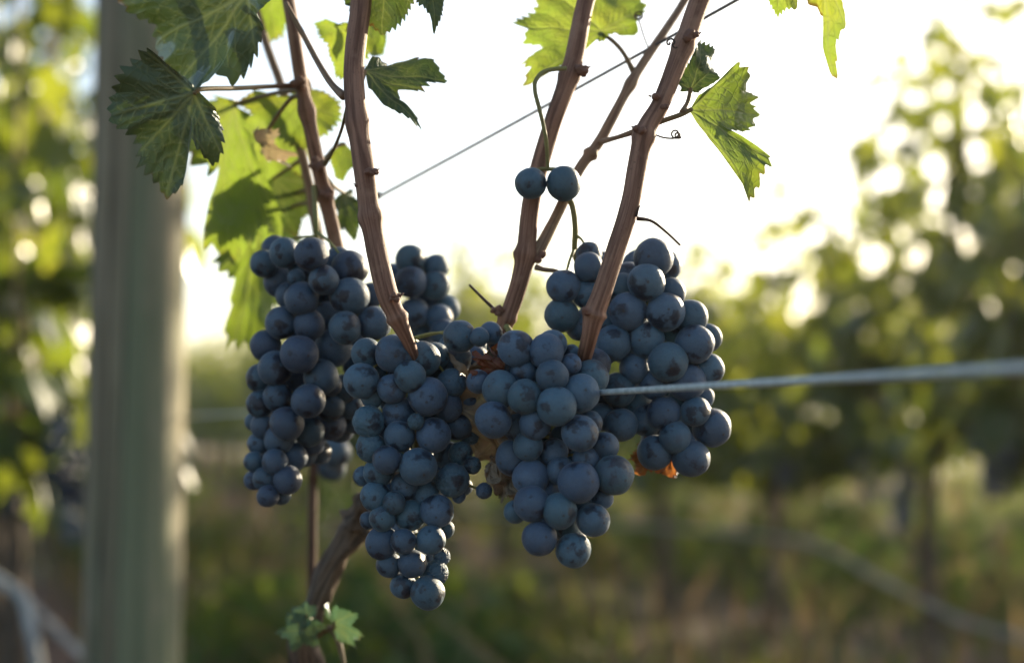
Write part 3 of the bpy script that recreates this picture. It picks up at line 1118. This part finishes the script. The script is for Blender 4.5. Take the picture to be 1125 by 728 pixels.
# stout cane left of the middle
c1 = cane('vine_cane', 'stout brown cane running down between the left bunch and the middle bunch',
          [(404, -90, .60, 11.5), (397, 0, .592, 11.5), (389, 70, .585, 11.5), (391, 120, .58, 11.5), (400, 188, .575, 11.5), (408, 245, .572, 11.5), (424, 318, .568, 12), (437, 350, .568, 10), (449, 376, .572, 7), (458, 400, .58, 5)],
          nodes=((.545, .20, .014), (.775, .22, .016), (.36, .14, .015)), seed=3)
bud(c1, 410, 189, .568, 6.5, 6, 1)
bud(c1, 436, 326, .562, 7, 7, 1)
bud(c1, 393, 204, .572, 4.5, 8, -1)
twig(c1, [(314, 4, .62), (333, 38, .61), (349, 68, .60), (364, 92, .592), (378, 106, .585)], [3, 3, 3.2, 3.6, 5], 'cane_grey', 'lateral_shoot')
twig(c1, [(383, 108, .58), (376, 140, .60), (366, 165, .62), (357, 180, .64)], [1.8, 1.8, 2, 3], 'petiole', 'lateral_shoot')
# middle cane
c2 = cane('vine_cane', 'straight brown cane in the middle, behind the pair of single grapes',
          [(668, -80, .62, 10), (644, 0, .615, 10), (628, 75, .61, 10.5), (606, 139, .607, 10), (585, 214, .605, 10), (577, 282, .603, 10.5), (566, 325, .603, 9.5), (553, 361, .605, 9), (545, 392, .61, 8)],
          nodes=((.265, .18, .014), (.62, .28, .015), (.83, .18, .015)), seed=4)
bud(c2, 641, 77, .605, 7.5, 9, 1)
bud(c2, 590, 283, .603, 8, 10, 1)
bud(c2, 547, 342, .60, 6.5, 11, -1)
twig(c2, [(547, 343, .602), (532, 329, .605), (516, 313, .61)], [2.3, 1.8, 1.5], 'stub', 'dry_twig')
twig(c2, [(588, 293, .602), (598, 296, .602), (611, 298, .604), (622, 304, .61)], [3.5, 2.6, 2.4, 2.2], 'cane_grey', 'dry_twig')
# thin cane forking from the middle cane
c2b = cane('vine_cane', 'thinner grey brown cane forking to the upper right from the middle cane',
           [(790, -70, .66, 4), (750, 4, .65, 4.5), (700, 80, .635, 5.2), (660, 153, .622, 6), (636, 187, .615, 6), (612, 236, .608, 6), (588, 283, .603, 7)],
           mat='cane_grey', nodes=((.36, .32, .015), (.57, .38, .016)), seed=5)
twig(c2b, [(660, 156, .618), (678, 151, .605), (696, 145, .592)], [3.4, 2.8, 3.5], 'cane_grey', 'lateral_shoot')
# right cane in front of the right bunch
c3 = cane('vine_cane', 'stout smooth cane on the right, running down in front of the right bunch',
          [(806, -90, .585, 11), (769, 0, .578, 11), (753, 45, .575, 11), (727, 112, .57, 10), (707, 150, .567, 11), (692, 225, .563, 10.5), (676, 277, .56, 10.5), (661, 323, .558, 11), (653, 345, .558, 12), (647, 372, .56, 9), (640, 400, .572, 8)],
          nodes=((.21, .16, .012), (.40, .2, .012), (.80, .16, .014)), seed=6)
bud(c3, 700, 142, .562, 6.5, 12, -1)
bud(c3, 762, 40, .57, 8, 13, 1)
bud(c3, 717, 107, .566, 5, 14, -1)
bud(c3, 647, 343, .553, 6, 15, -1)
bud(c3, 731, 117, .566, 4.5, 19, 1)
twig(c3, [(700, 240, .565), (716, 243, .567), (732, 255, .57), (747, 269, .575)], [2.5, 1.7, 1.5, 1.4], 'stub', 'dry_twig')
twig(c3, [(699, 238, .56), (701, 230, .56), (703, 226, .56)], [1.6, 1.2, .8], 'stub', 'dry_twig')
tendril(c3, (716, 146), .567, 30, 5, 2.2, 3, (1, .25), 24)
tendril(c3, (744, 52), .566, 26, 4, 1.3, 4, (-.8, -.4), 7)
tendril(c2b, (712, 52), .64, 30, 5, 1.6, 9, (-.3, -.9), 34)

# leaves on the canes
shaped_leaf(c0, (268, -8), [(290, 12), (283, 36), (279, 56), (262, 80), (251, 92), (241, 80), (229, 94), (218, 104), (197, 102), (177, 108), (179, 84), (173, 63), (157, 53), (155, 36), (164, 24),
            (143, 17), (126, 3), (132, -28), (170, -58), (238, -70), (296, -48), (306, -12)], [(181, 102), (277, 60), (158, 44), (135, -12), (225, -58)], .598, 31, 'leaf_canopy_shade',
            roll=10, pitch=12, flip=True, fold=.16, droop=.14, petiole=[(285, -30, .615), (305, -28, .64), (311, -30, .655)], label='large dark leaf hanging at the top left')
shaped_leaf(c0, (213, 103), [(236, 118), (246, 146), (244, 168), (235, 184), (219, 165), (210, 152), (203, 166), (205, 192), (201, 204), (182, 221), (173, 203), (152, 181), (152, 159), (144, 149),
            (122, 136), (118, 118), (125, 99), (133, 77), (149, 66), (162, 51), (183, 70), (205, 87)], [(183, 214), (124, 126), (242, 166), (162, 58), (150, 172)], .592, 32, 'leaf_canopy_shade',
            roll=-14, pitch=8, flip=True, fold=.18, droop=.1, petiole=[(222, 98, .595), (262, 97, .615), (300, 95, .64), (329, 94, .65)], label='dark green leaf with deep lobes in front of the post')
shaped_leaf(c0, (256, 116), [(266, 112), (277, 148), (283, 176), (294, 220), (297, 248), (268, 264), (240, 281), (209, 268), (221, 247), (245, 221), (236, 208), (240, 190), (214, 186), (196, 150), (212, 112), (234, 104)],
            [(214, 266), (293, 246), (238, 206), (200, 150)], .69, 33, 'leaf_bright', roll=20, pitch=10, fold=.2, droop=.15, teeth=.13,
            petiole=[(280, 108, .685), (305, 102, .67), (330, 98, .655)], label='bright backlit leaf between the post and the left bunch')
shaped_leaf(c0b, (284, 256), [(300, 254), (316, 286), (312, 330), (296, 356), (279, 380), (250, 382), (250, 352), (262, 336), (252, 330), (258, 308), (236, 292), (242, 274), (266, 258)],
            [(259, 376), (304, 330), (248, 290)], .745, 34, 'leaf_bright', roll=-20, pitch=12, fold=.2, droop=.12, teeth=.15,
            petiole=[(300, 240, .74), (325, 226, .72), (343, 222, .70)], label='green leaf hanging low beside the left bunch')
shaped_leaf(c0b, (300, 196), [(316, 186), (330, 196), (344, 200), (336, 218), (346, 238), (332, 240), (326, 262), (312, 246), (298, 264), (296, 244), (280, 246), (290, 224), (280, 206)], [(324, 256), (342, 236), (298, 258), (340, 202)], .72, 44, 'leaf_shade',
            roll=30, pitch=15, fold=.25, droop=.12, petiole=[(318, 184, .71), (333, 174, .70)])
shaped_leaf(c0, (331, 114), [(336, 96), (356, 100), (374, 112), (375, 132), (359, 149), (343, 151), (343, 168), (320, 160), (303, 149), (286, 130), (258, 113), (281, 98), (307, 109)],
            [(264, 113), (371, 128), (340, 164), (306, 146), (352, 102)], .69, 35, 'leaf_bright', roll=-8, pitch=-8, fold=.18, droop=.12,
            petiole=[(340, 100, .685), (338, 88, .665), (330, 80, .655)], label='bright yellow green leaf between the two left canes')
shaped_leaf(c0, (379, 158), [(386, 166), (387, 182), (376, 199), (360, 193), (363, 172), (374, 155)], [(370, 196), (386, 180)], .67, 36, 'leaf_bright', roll=25, pitch=5, fold=.25, droop=.15,
            petiole=[(368, 162, .665), (356, 178, .655)])
shaped_leaf(c0, (378, 212), [(388, 206), (398, 222), (410, 240), (398, 246), (396, 266), (384, 252), (370, 254), (372, 236), (362, 226)], [(396, 258), (372, 248), (406, 238)], .68, 45, 'leaf_shade', roll=-30, pitch=15, fold=.3, droop=.2,
            petiole=[(366, 204, .67), (354, 190, .655)])
shaped_leaf(c0b, (292, 128), [(312, 112), (330, 122), (346, 134), (334, 150), (348, 172), (330, 176), (326, 204), (308, 192), (292, 216), (284, 194), (264, 198), (270, 172), (254, 158), (268, 146), (262, 128), (280, 122)],
            [(292, 210), (340, 170), (268, 192), (340, 134), (262, 156)], .76, 51, 'leaf_bright', roll=15, pitch=10, fold=.2, droop=.12, teeth=.12, petiole=[(300, 116, .73), (312, 104, .70)])
shaped_leaf(c0b, (300, 212), [(316, 208), (330, 226), (322, 246), (334, 268), (312, 274), (300, 302), (284, 284), (262, 294), (266, 268), (244, 256), (260, 240), (250, 222), (272, 218), (284, 204)],
            [(298, 296), (328, 264), (266, 288), (250, 254)], .78, 52, 'leaf_shade', roll=-15, pitch=10, fold=.2, droop=.12, teeth=.12, petiole=[(318, 214, .74), (338, 208, .70)])
leaf(c0, (287, 160), (300, 192), .665, 46, 'leaf_pale', roll=62, pitch=20, fold=.5, droop=.6, wav=.1, lobe=.3,
     petiole=[(296, 140, .668), (318, 110, .66), (331, 104, .652)], label='small pale curled dry leaf')
shaped_leaf(c1, (401, 78), [(408, 62), (430, 60), (457, 52), (480, 66), (496, 81), (474, 85), (464, 97), (440, 92), (442, 102), (458, 118), (465, 134), (435, 122), (419, 110), (404, 96)],
            [(492, 80), (462, 130), (455, 56), (462, 94)], .60, 37, 'leaf_shade', roll=-32, pitch=14, fold=.22, droop=.15,
            petiole=[(397, 90, .595), (392, 102, .585)], label='dark toothed leaf to the right of the stout cane')
shaped_leaf(c1, (424, -30), [(372, -6), (383, 15), (395, 12), (405, 28), (416, 39), (432, 30), (446, 12), (457, -6), (452, -40), (420, -58), (388, -44)], [(416, 36), (450, 4), (382, 8)], .59, 38, 'leaf_shade',
            roll=15, pitch=10, flip=True, fold=.2, droop=.12, petiole=[(415, -60, .592), (404, -70, .598)])
shaped_leaf(c1, (382, 34), [(398, 24), (402, 60), (382, 88), (368, 85), (360, 66), (357, 48), (340, 24), (354, 20), (370, 26)], [(370, 82), (345, 26), (398, 60)], .64, 39, 'leaf_bright',
            roll=20, pitch=10, fold=.2, droop=.12, petiole=[(388, 16, .62), (396, 4, .60)])
shaped_leaf(c1, (402, 26), [(410, 20), (425, 33), (425, 58), (411, 62), (398, 50)], [(418, 58), (400, 50)], .66, 47, 'leaf_bright', roll=-20, pitch=10, fold=.25, droop=.15, petiole=[(400, 4, .63), (398, -10, .60)])
shaped_leaf(c1, (472, -24), [(490, -20), (487, 14), (483, 32), (476, 12), (463, 2), (456, -20), (466, -36)], [(483, 28), (464, 0)], .58, 48, 'leaf_shade', roll=-30, pitch=-10, flip=True, fold=.3, droop=.15,
            petiole=[(440, -60, .59), (405, -75, .598)])
shaped_leaf(c0, (300, -40), [(316, -30), (322, 10), (308, 40), (290, 48), (280, 20), (284, -20)], [(294, 44), (316, 14)], .70, 49, 'leaf_bright', roll=10, pitch=15, fold=.2, droop=.12, petiole=[(306, -55, .66)])
shaped_leaf(c2b, (660, 36), [(672, 42), (684, 39), (700, 38), (697, 26), (711, 11), (700, -8), (672, -26), (630, -30), (594, -14), (592, 2), (564, 22), (581, 28), (577, 42), (599, 48), (573, 66), (583, 71),
            (576, 92), (601, 80), (618, 66), (644, 52)], [(570, 24), (580, 86), (705, 12), (610, -16), (690, 34)], .645, 40, 'leaf_bright', roll=18, pitch=-8, fold=.16, droop=.12,
            petiole=[(674, 46, .642), (686, 60, .638), (698, 83, .635)], label='lit green leaf behind the top of the middle cane')
shaped_leaf(c3, (760, 120), [(766, 106), (776, 99), (790, 91), (804, 70), (826, 80), (825, 96), (846, 99), (838, 109), (851, 115), (842, 136), (809, 140), (809, 148), (826, 157), (843, 162), (851, 176), (839, 187),
            (840, 203), (831, 224), (815, 198), (795, 170), (782, 148), (767, 133)], [(830, 218), (847, 118), (806, 76), (845, 172)], .575, 41, 'leaf_bright', roll=-22, pitch=8, fold=.22, droop=.1,
            petiole=[(748, 126, .573), (728, 133, .57), (705, 142, .567)], label='translucent green leaf to the right of the right cane')
shaped_leaf(c3, (759, 98), [(748, 100), (745, 90), (757, 71), (760, 55), (776, 43), (794, 52), (790, 66), (787, 86), (777, 94), (768, 102)], [(777, 46), (788, 70), (749, 92)], .585, 43, 'leaf_shade',
            roll=30, pitch=10, fold=.22, droop=.1, petiole=[(756, 112, .58), (750, 124, .573)])
shaped_leaf(c3, (900, -40), [(920, -34), (922, 0), (926, 26), (919, 46), (920, 70), (914, 92), (904, 64), (900, 44), (896, 18), (884, 0), (880, -26)], [(914, 88), (924, 24)], .54, 42, 'leaf_bright',
            roll=35, pitch=5, fold=.3, droop=.1, petiole=[(880, -80, .55), (812, -95, .585)], label='leaf hanging from the top edge at the right')
shaped_leaf(c3, (858, -34), [(874, -28), (875, 10), (864, 10), (853, 18), (844, 0), (838, -24)], [(854, 14), (873, 6)], .55, 50, 'leaf_bright', roll=20, pitch=5, fold=.3, droop=.1,
            petiole=[(840, -70, .55), (808, -92, .585)])

# ------------------------------------------------------------------ grapes
def grape_mesh(seed, wrinkle=0.0):
    bm = bmesh.new()
    bmesh.ops.create_icosphere(bm, subdivisions=5 if wrinkle else 4, radius=1)
    rg = random.Random(seed)
    e = (1 + .045 * rg.uniform(-1, 1), 1 + .045 * rg.uniform(-1, 1), 1 + .07 * rg.uniform(-1, 1.2))
    off = Vector((seed * 1.7, 0, 0))
    for v in bm.verts:
        q = v.co.copy()
        d = 1 + .045 * noise.noise(q * 1.2 + off) + .006 * noise.noise(q * 4 + off)
        if q.z > .994:
            d -= .010
        if q.z > .9985:
            d += .02
        if wrinkle:
            a = noise.noise(q * 1.5 + off)
            w = noise.noise(Vector((q.x * 6, q.y * 6, q.z * 1.8)) + off * 2 + Vector((a, a, a)) * 1.5)
            w2 = noise.noise(q * 2.1 - off)
            d -= wrinkle * (.20 * (1 - min(1, abs(w) * 3.2)) + .22 * max(0, w2))
        v.co = Vector((q.x * e[0], q.y * e[1], q.z * e[2])) * d
    me = bpy.data.meshes.new('grape')
    bm.to_mesh(me); bm.free()
    me.polygons.foreach_set('use_smooth', [True] * len(me.polygons))
    return me


GR = {}
for mk in ('grape', 'grape_dark'):
    GR[mk] = []
    for s in range(7):
        me = grape_mesh(s + 1)
        me.materials.append(M[mk])
        GR[mk].append(me)
    for s in range(3):
        me = grape_mesh(s + 40, (0.28, 0.6, 0.95)[s])
        me.materials.append(M[mk])
        GR[mk].append(me)

# (px, py, radius px, layer[, wrinkled])
A = [(290.4, 289.7, 14.5, 2), (312.8, 277.5, 15.5, 1), (302, 272, 12, 3), (342.4, 279.6, 18.8, 0), (306.4, 310, 16, 2), (331, 297, 13, 1.6), (325.6, 305, 9, .9, 2),
     (355.7, 307.6, 16.6, 0), (384, 294.8, 18, 1), (372, 286, 13, 2), (318, 325, 14.5, 2), (331.2, 328, 17.2, .5), (384, 326, 19.5, .5), (407, 325, 13, 2.5),
     (308.8, 354.8, 16, 1), (339.5, 357, 16, .7), (359, 346, 13, 2), (379, 360, 17.8, 0), (411, 355, 17.8, .7), (292, 379.6, 15.5, 1.5), (328.8, 388.9, 21, 0),
     (302.4, 404.4, 17.6, .7), (286.5, 414.8, 14.8, 1.5), (366, 382, 19, 1.5), (352.5, 414, 18, .8), (362, 422, 12, 1.6), (304.8, 435.6, 15, .8), (338.4, 440.4, 18.8, 0),
     (286, 443.6, 14, 1.2), (315.2, 465.2, 17.5, .4), (290, 468, 13, 1.2), (306.4, 482.8, 15.5, 1), (340, 474, 15, 1.5), (343, 486, 13, 1.6), (362, 466, 17, 2.5),
     (374, 470, 14, 2.5), (362, 446, 15, 2), (386, 444, 14, 2.5), (324, 422, 14, 2.5), (284, 487, 11, 1.5), (279.5, 506.8, 10.5, 1.2), (302, 507, 13, .6), (279.5, 527, 10, 1),
     (291.5, 526, 12, .6), (316, 527, 14, .6), (294.4, 544.5, 11, .5), (309.6, 544.5, 9, 1), (322, 502, 14, 1.5), (334, 498, 13, 2), (278.5, 463, 9, 2), (392, 400, 14, 2.6), (396, 421, 15, 2.3), (398, 441, 14, 2.5), (389, 461, 14, 2.7), (377, 427, 14, 2.1), (350, 496, 12, 2.2),
     (388, 372, 14, 2.4), (398, 350, 13, 2.5)]
A2 = [(450.8, 284.8, 14.8, 1), (478.8, 293.6, 13, 1.5), (451.3, 310, 16, .5), (478, 313.6, 14, 1), (454.8, 344, 15, 1), (490.8, 339, 13.5, 1.8), (482, 349, 14.7, 1),
      (470, 325, 12, 2), (447, 362, 10.5, 1.5), (463.6, 367, 12.5, 2), (487.6, 366, 14, .6), (431.6, 301.6, 11.5, 2)]
B = [(505.2, 369.5, 16.3, .6), (526.5, 370, 10.3, .2), (539.6, 365.5, 11, .9), (549, 381, 13, 1.1),
     (402.8, 388.4, 16, .8), (433.7, 388.4, 19.5, .3), (464.8, 394, 18, .6), (478, 391, 14, 1.1), (397, 418, 18.5, .3), (418, 408, 9, 1.2), (450.5, 413.5, 16.8, -.2),
     (430.8, 426.5, 16.3, 0), (409, 436, 11, .4), (470, 435.6, 20.3, 0), (496, 421, 15.5, 1, 1), (501, 394, 15, 1.6), (405, 463, 16.5, .4, 1), (438, 454, 17, .6),
     (457, 463, 9.5, -.2, 2), (438.8, 479, 17, .2), (476.4, 478, 18.2, .2), (407.6, 491, 15.5, .5, 1), (425, 505, 15.2, -.1), (459.6, 512.4, 20.6, -.2), (415.6, 519, 15.5, .5),
     (399, 523, 9.5, 1.2), (444, 534, 13.5, .7), (412, 545, 15, .4), (433, 552, 12, 0), (497, 527, 17.5, .7, 1), (467.6, 544, 15, .8), (451, 566, 15.5, .6), (480, 561, 16.5, .4),
     (420, 569, 14, .2), (405, 571, 9, 1), (489, 581, 9, 1), (420, 596, 16.8, .5), (443, 594, 14, 0), (473.7, 593, 16, .1), (427.6, 620, 12.5, .6), (453, 619, 14, .3),
     (485, 611, 9, .8, 2), (443, 643, 13, .6), (478.8, 629, 13, .3, 2), (470, 651, 18, .2), (503, 467, 14, 1.5), (506, 498, 12, 1.3, 1), (492, 447, 15, 1), (519, 511, 9, 1, 2),
     (491, 500, 13, 1.4), (532, 539, 8.5, .8, 2), (504, 545, 7, .7, 2), (515, 440, 11, 1.8), (516, 478, 10, 1.5, 2), (470, 462, 14, 1.4), (425, 470, 12, 1.5), (432, 440, 13, 1.2)]
C = [(566.8, 382.8, 18.3, .6), (600.4, 386, 17.3, .3), (607, 378, 15, 1.2), (628, 388, 9, 1.5), (627.6, 399.6, 10.5, .6), (652.4, 402, 17.6, .8), (606.8, 413, 18, 0), (649, 414.8, 19, .3),
     (576, 408.5, 14, .7), (549, 426.8, 18, .3), (576.4, 435.6, 19.3, 0), (611.6, 446, 21.5, -.3), (638, 431.6, 20, 0), (542, 460.8, 20, .1), (525.5, 419, 11.5, .9), (588, 465.6, 16.5, .2),
     (637, 476, 20, -.2), (648, 465, 12, .7), (580.4, 489.6, 15.5, .3), (608.4, 497, 14, .6), (565, 502.7, 19, .5), (616.6, 517, 16, .1), (643.6, 505, 13, .5), (665, 489.6, 14, .7, 0),
     (635.6, 529.6, 21.8, -.2), (674.5, 521.5, 20, .3), (582.8, 524, 20, .2), (584, 553, 19, 0), (614.8, 560.8, 19, -.2), (651.6, 571, 18.5, 0), (593, 591, 19.5, 0), (630, 604, 18.3, .1),
     (662, 547, 11, .8), (568, 470, 14, 1.1), (600, 540, 15, 1), (641, 552, 13, 1), (566, 562, 11, .9), (620, 482, 14, 1.2), (555, 400, 12, 1.2), (622, 580, 13, 1.1), (627, 455, 13, 1.2)]
D = [(647, 279.5, 13, 1), (646.8, 294, 15, .5), (618.8, 315, 16.8, .4), (645, 323, 14.7, .6), (617, 346, 18, .6), (637, 358, 14, 1), (663, 292, 10, 1.6), (717.7, 283.5, 19.5, .5),
     (731.6, 292, 16, 1.3), (710, 310, 20.8, 0), (690, 302, 13, 1.2), (684, 315, 14, 1), (737, 321.4, 15.5, .7), (731.6, 342.7, 20, 0), (690, 342, 20.5, .3), (759, 348, 17, .6),
     (673.6, 376.4, 17.8, .3), (710, 373, 18, .3), (763, 378, 20.5, .1), (777.6, 371, 13.5, 1), (734, 398, 20.7, -.2), (697.6, 404.4, 16, .6), (778, 405.5, 16.8, .6), (679.6, 428, 17.3, .7),
     (719, 422, 15, .5), (754, 418.5, 19, .3), (770, 436, 12.5, .9), (729.6, 454, 17.8, .2), (764, 452, 16, .2), (710, 461.6, 16, .6), (741.6, 480, 17, 0), (782, 469.6, 21, .2),
     (719, 497, 19, .2), (759, 503, 19.8, .2), (682.4, 466.7, 17.3, .5), (661, 458, 14, 1), (700, 442, 15, 1.2), (741, 362, 14, 1.3), (668, 352, 14, 1.2), (684, 452, 12, 1.3), (664, 385, 14, 1.3),
     (700, 360, 14, 1.4), (748, 440, 13, 1.2), (664, 440, 14, 1.2), (665, 318, 13, 1.2)]
E = [(583, 201.5, 17.3, 0), (619.5, 201.5, 18.2, .15)]
G = [(369, 497, 16.5, 0), (364, 512, 15, .6)]


def bunch(name, label, grapes, z0, mat, seed, stem, back=True, cat='grape bunch', lay=.0112):
    rg = random.Random(seed)
    L = [[g[0], g[1], g[2] * (1.14 if g[2] < 14.5 and g[3] >= .3 else 1.10 if g[3] > .25 else 1.04), g[3], g[4] if len(g) > 4 else None] for g in grapes]
    nfront = len(L)
    ys = [g[1] for g in L]
    if back:
        y0, y1 = min(ys), max(ys)

        def axis(y):
            s = [(g[0], math.exp(-((g[1] - y) / 35) ** 2)) for g in L[:nfront]]
            return sum(a * b for a, b in s) / sum(b for a, b in s)
        cand = [g for g in L if g[3] < 1.4]
        rg.shuffle(cand)
        for g in cand[:max(0, 98 - nfront)]:
            ax = axis(g[1])
            L.append([g[0] + (ax - g[0]) * rg.uniform(.22, .5), g[1] + (sum(ys) / len(ys) - g[1]) * .1, g[2] * .93, 3.0 + rg.random() * 1.0 - g[3] * .3, None])
    P3 = []
    for g in L:
        z = z0 + g[3] * lay
        P3.append([g[0], g[1], z, g[2] * z0 / FPX])
    # press the berries against each other, pushing the farther one back along its line of sight
    for it in range(40):
        mv = 0
        for i in range(len(P3)):
            a = P3[i]
            pa = P(*a[:3])
            for j in range(i + 1, len(P3)):
                b = P3[j]
                if abs(a[0] - b[0]) > 48 or abs(a[1] - b[1]) > 48:
                    continue
                pb = P(*b[:3])
                lim = .80 * (a[3] + b[3])
                d = (pa - pb).length
                if d < lim:
                    q = (lim - d) * .6
                    if a[2] > b[2]:
                        a[2] += q
                    else:
                        b[2] += q
                    pa = P(*a[:3])
                    mv += 1
        if not mv:
            break
    top = P(*stem[0])
    root = thing(name, label, cat, top)
    cx = sum(p[0] for p in P3) / len(P3)
    zc = sum(p[2] for p in P3) / len(P3)
    meshes = GR[mat]
    spec = []
    sp = [P(*q) for q in stem]
    rmain = [.0013 if back else .00095] * (len(sp) - 1) + [.0008]
    spec.append((sp, rmain, dict(seg=8, n=50, rough=.12, seed=seed)))
    sarr = [np.array(q) for q in resample([tuple(q) for q in sp], [0] * len(sp), 40)[0]]
    for k, (g, p) in enumerate(zip(L, P3)):
        pos = P(p[0], p[1], p[2])
        r = p[3] * (p[2] / z0)
        wr = g[4]
        me = meshes[6 + int(wr)] if wr else meshes[rg.randrange(7)]
        o = bpy.data.objects.new('grape', me)
        COL.objects.link(o)
        o.location = pos
        ctr = P(cx * .5 + p[0] * .5, p[1] - 6, zc + .012)
        out = (pos - ctr)
        out = out.normalized() + Vector((rg.uniform(-1, 1), rg.uniform(-1, 1), rg.uniform(-1, .6))) * .75
        o.rotation_euler = out.to_track_quat('Z', 'Y').to_euler()
        o.rotation_euler.rotate_axis('Z', rg.random() * 6.28)
        o.scale = (r, r, r)
        part(o, root)
        if len(sarr) and (k % 2 == 0 or len(L) < 4) and len(L) > 2:
            pn = np.array(pos)
            best = min(sarr, key=lambda q: np.linalg.norm(q + np.array((0, 0, -.006)) - pn))
            spec.append(([tuple(best), tuple((best + pn) / 2 + np.array((0, 0, .002))), tuple(pn)], [.0009, .0006, .0006], dict(seg=6, n=8)))
        elif len(L) <= 2:
            e = np.array(sp[-1]); pn = np.array(pos)
            spec.append(([tuple(e), tuple(e * .5 + pn * .5 + np.array((0, 0, .003))), tuple(pn + np.array((0, 0, r * .6)))], [.0009, .0008, .0010], dict(seg=6, n=10)))
    multi_tube('stem', spec, M['stem'], root)
    return root


bunch('grape_bunch', 'long dusky bunch on the left, narrowing to a thin tail', A, .612, 'grape_dark', 1,
      [(345, 205, .652), (347, 240, .64), (348, 275, .645), (345, 330, .645), (338, 400, .645), (325, 470, .64), (302, 520, .628), (299, 540, .622)])
bunch('grape_bunch', 'small bunch half hidden behind the stout cane above the middle bunch', A2, .650, 'grape', 2,
      [(428, 322, .672), (448, 318, .675), (462, 330, .676), (468, 350, .675), (470, 372, .672)])
bunch('grape_bunch', 'longest middle bunch with shrivelled grapes, hanging lowest of all', B, .575, 'grape', 3,
      [(452, 372, .59), (462, 385, .605), (460, 430, .605), (456, 490, .603), (450, 550, .598), (452, 600, .593), (460, 640, .588)])
bunch('grape_bunch', 'plump blue bunch in front, between the middle bunch and the right cane', C, .553, 'grape', 4,
      [(556, 358, .60), (575, 385, .59), (598, 420, .585), (608, 470, .585), (612, 520, .58), (612, 575, .572), (612, 592, .57)])
bunch('grape_bunch', 'broad bunch on the right behind the pale wire, with sunlit edges', D, .590, 'grape', 5,
      [(619, 217, .607), (628, 224, .60), (632, 250, .602), (633, 285, .61), (655, 320, .62), (700, 350, .622), (725, 390, .622), (735, 440, .62), (742, 485, .612)])
bunch('grape_pair', 'pair of single grapes hanging alone on a curved stalk in the middle', E, .592, 'grape', 6,
      [(622, 75, .60), (600, 78, .597), (589, 88, .595), (588, 102, .594), (594, 125, .593), (600, 155, .594), (602, 186, .598)], back=False)
bunch('grape_pair', 'blurred grey grapes hanging far behind the tail of the left bunch', G, .80, 'grape_dark', 7,
      [(372, 440, .80), (371, 470, .80), (368, 486, .81)], back=False)

# ------------------------------------------------------------------ dry leaves caught in the bunches
d1 = leaf(None, (522, 440), (548, 556), .592, 61, 'leaf_dry', roll=40, pitch=10, name='dried_leaf', fold=.5, droop=.2, wav=.12, lobe=.3, crumple=.55)
tag(d1, 'crumpled pale brown dead leaf caught between the middle and front bunches', 'dead leaf')
d2 = leaf(None, (552, 412), (519, 386), .563, 62, 'leaf_red', roll=10, pitch=-10, name='dried_leaf', fold=.3, droop=.2, wav=.12, lobe=.3, crumple=.6)
tag(d2, 'crinkled rusty red leaf scrap on top between the two front bunches', 'dead leaf')
d3 = leaf(None, (727, 494), (742, 534), .607, 63, 'leaf_orange', roll=20, pitch=10, name='dried_leaf', fold=.4, droop=.3, wav=.14, lobe=.5, crumple=.5)
tag(d3, 'small glowing orange leaf scrap below the right bunch', 'dead leaf')
d4 = leaf(None, (716, 500), (702, 524), .612, 64, 'leaf_orange', roll=-20, pitch=10, name='dried_leaf', fold=.4, droop=.3, wav=.14, lobe=.5, crumple=.5)
tag(d4, 'tiny orange leaf shred left of the glowing orange leaf', 'dead leaf')
d5 = leaf(None, (548, 520), (546, 556), .572, 65, 'leaf_dry', roll=30, pitch=10, name='dried_leaf', fold=.5, droop=.3, wav=.14, lobe=.3, crumple=.5)
tag(d5, 'pale grey shred of dead leaf at the foot of the crumpled leaf', 'dead leaf')

# ------------------------------------------------------------------ the vine itself: old trunk, stake and low shoot
vt = thing('old_grapevine', 'gnarled old vine trunk leaning below the left and middle bunches', 'grapevine', (P(372, 728, .72).x, P(372, 728, .72).y, 0))
tpts = [(P(372, 728, .72).x, P(372, 728, .72).y, -.05), tuple(P(362, 1000, .72)), tuple(P(340, 760, .715)), tuple(P(333, 700, .705)), tuple(P(350, 655, .70)), tuple(P(368, 615, .695)), tuple(P(392, 580, .69)), tuple(P(404, 555, .685)), tuple(P(430, 520, .68)), tuple(P(470, 470, .675))]
tube('trunk', tpts, [.020, .014, .0086, .0064, .0054, .0052, .0070, .0052, .0042, .0035], M['trunk'], vt, n=130, seg=20, rough=.5, seed=9, nodes=((.70, .35, .02), (.78, .3, .015)))
tube('side_shoot', [P(345, 700, .70), P(362, 690, .685), P(372, 705, .68), P(380, 740, .675)], [.0018, .0015, .0015, .001], M['petiole'], vt, n=30, seg=8)
leaf(vt, (336, 676), (319, 667), .675, 71, 'leaf_young', roll=20, pitch=10, fold=.3, droop=.2, wav=.06, lobe=.2, petiole=[(352, 690, .685)])
leaf(vt, (334, 690), (320, 719), .675, 72, 'leaf_young', roll=-15, pitch=10, fold=.3, droop=.2, wav=.06, lobe=.2, petiole=[(352, 692, .685)])
leaf(vt, (369, 682), (382, 718), .67, 73, 'leaf_young', roll=50, pitch=10, fold=.3, droop=.2, wav=.06, lobe=.2, petiole=[(366, 692, .685)])
stk = tube('vine_stake', [tuple(P(344, 470, .80)), tuple(P(344, 520, .80)), tuple(P(343, 600, .80)), (P(343, 640, .80).x, P(343, 640, .80).y, .3), (P(343, 640, .80).x, P(343, 640, .80).y, -.05)],
           [.0027, .0027, .0027, .003, .0034], M['stake'], n=60, seg=10, rough=.12, seed=4)
tag(stk, 'thin dark stake standing upright below the left bunch', 'stake')
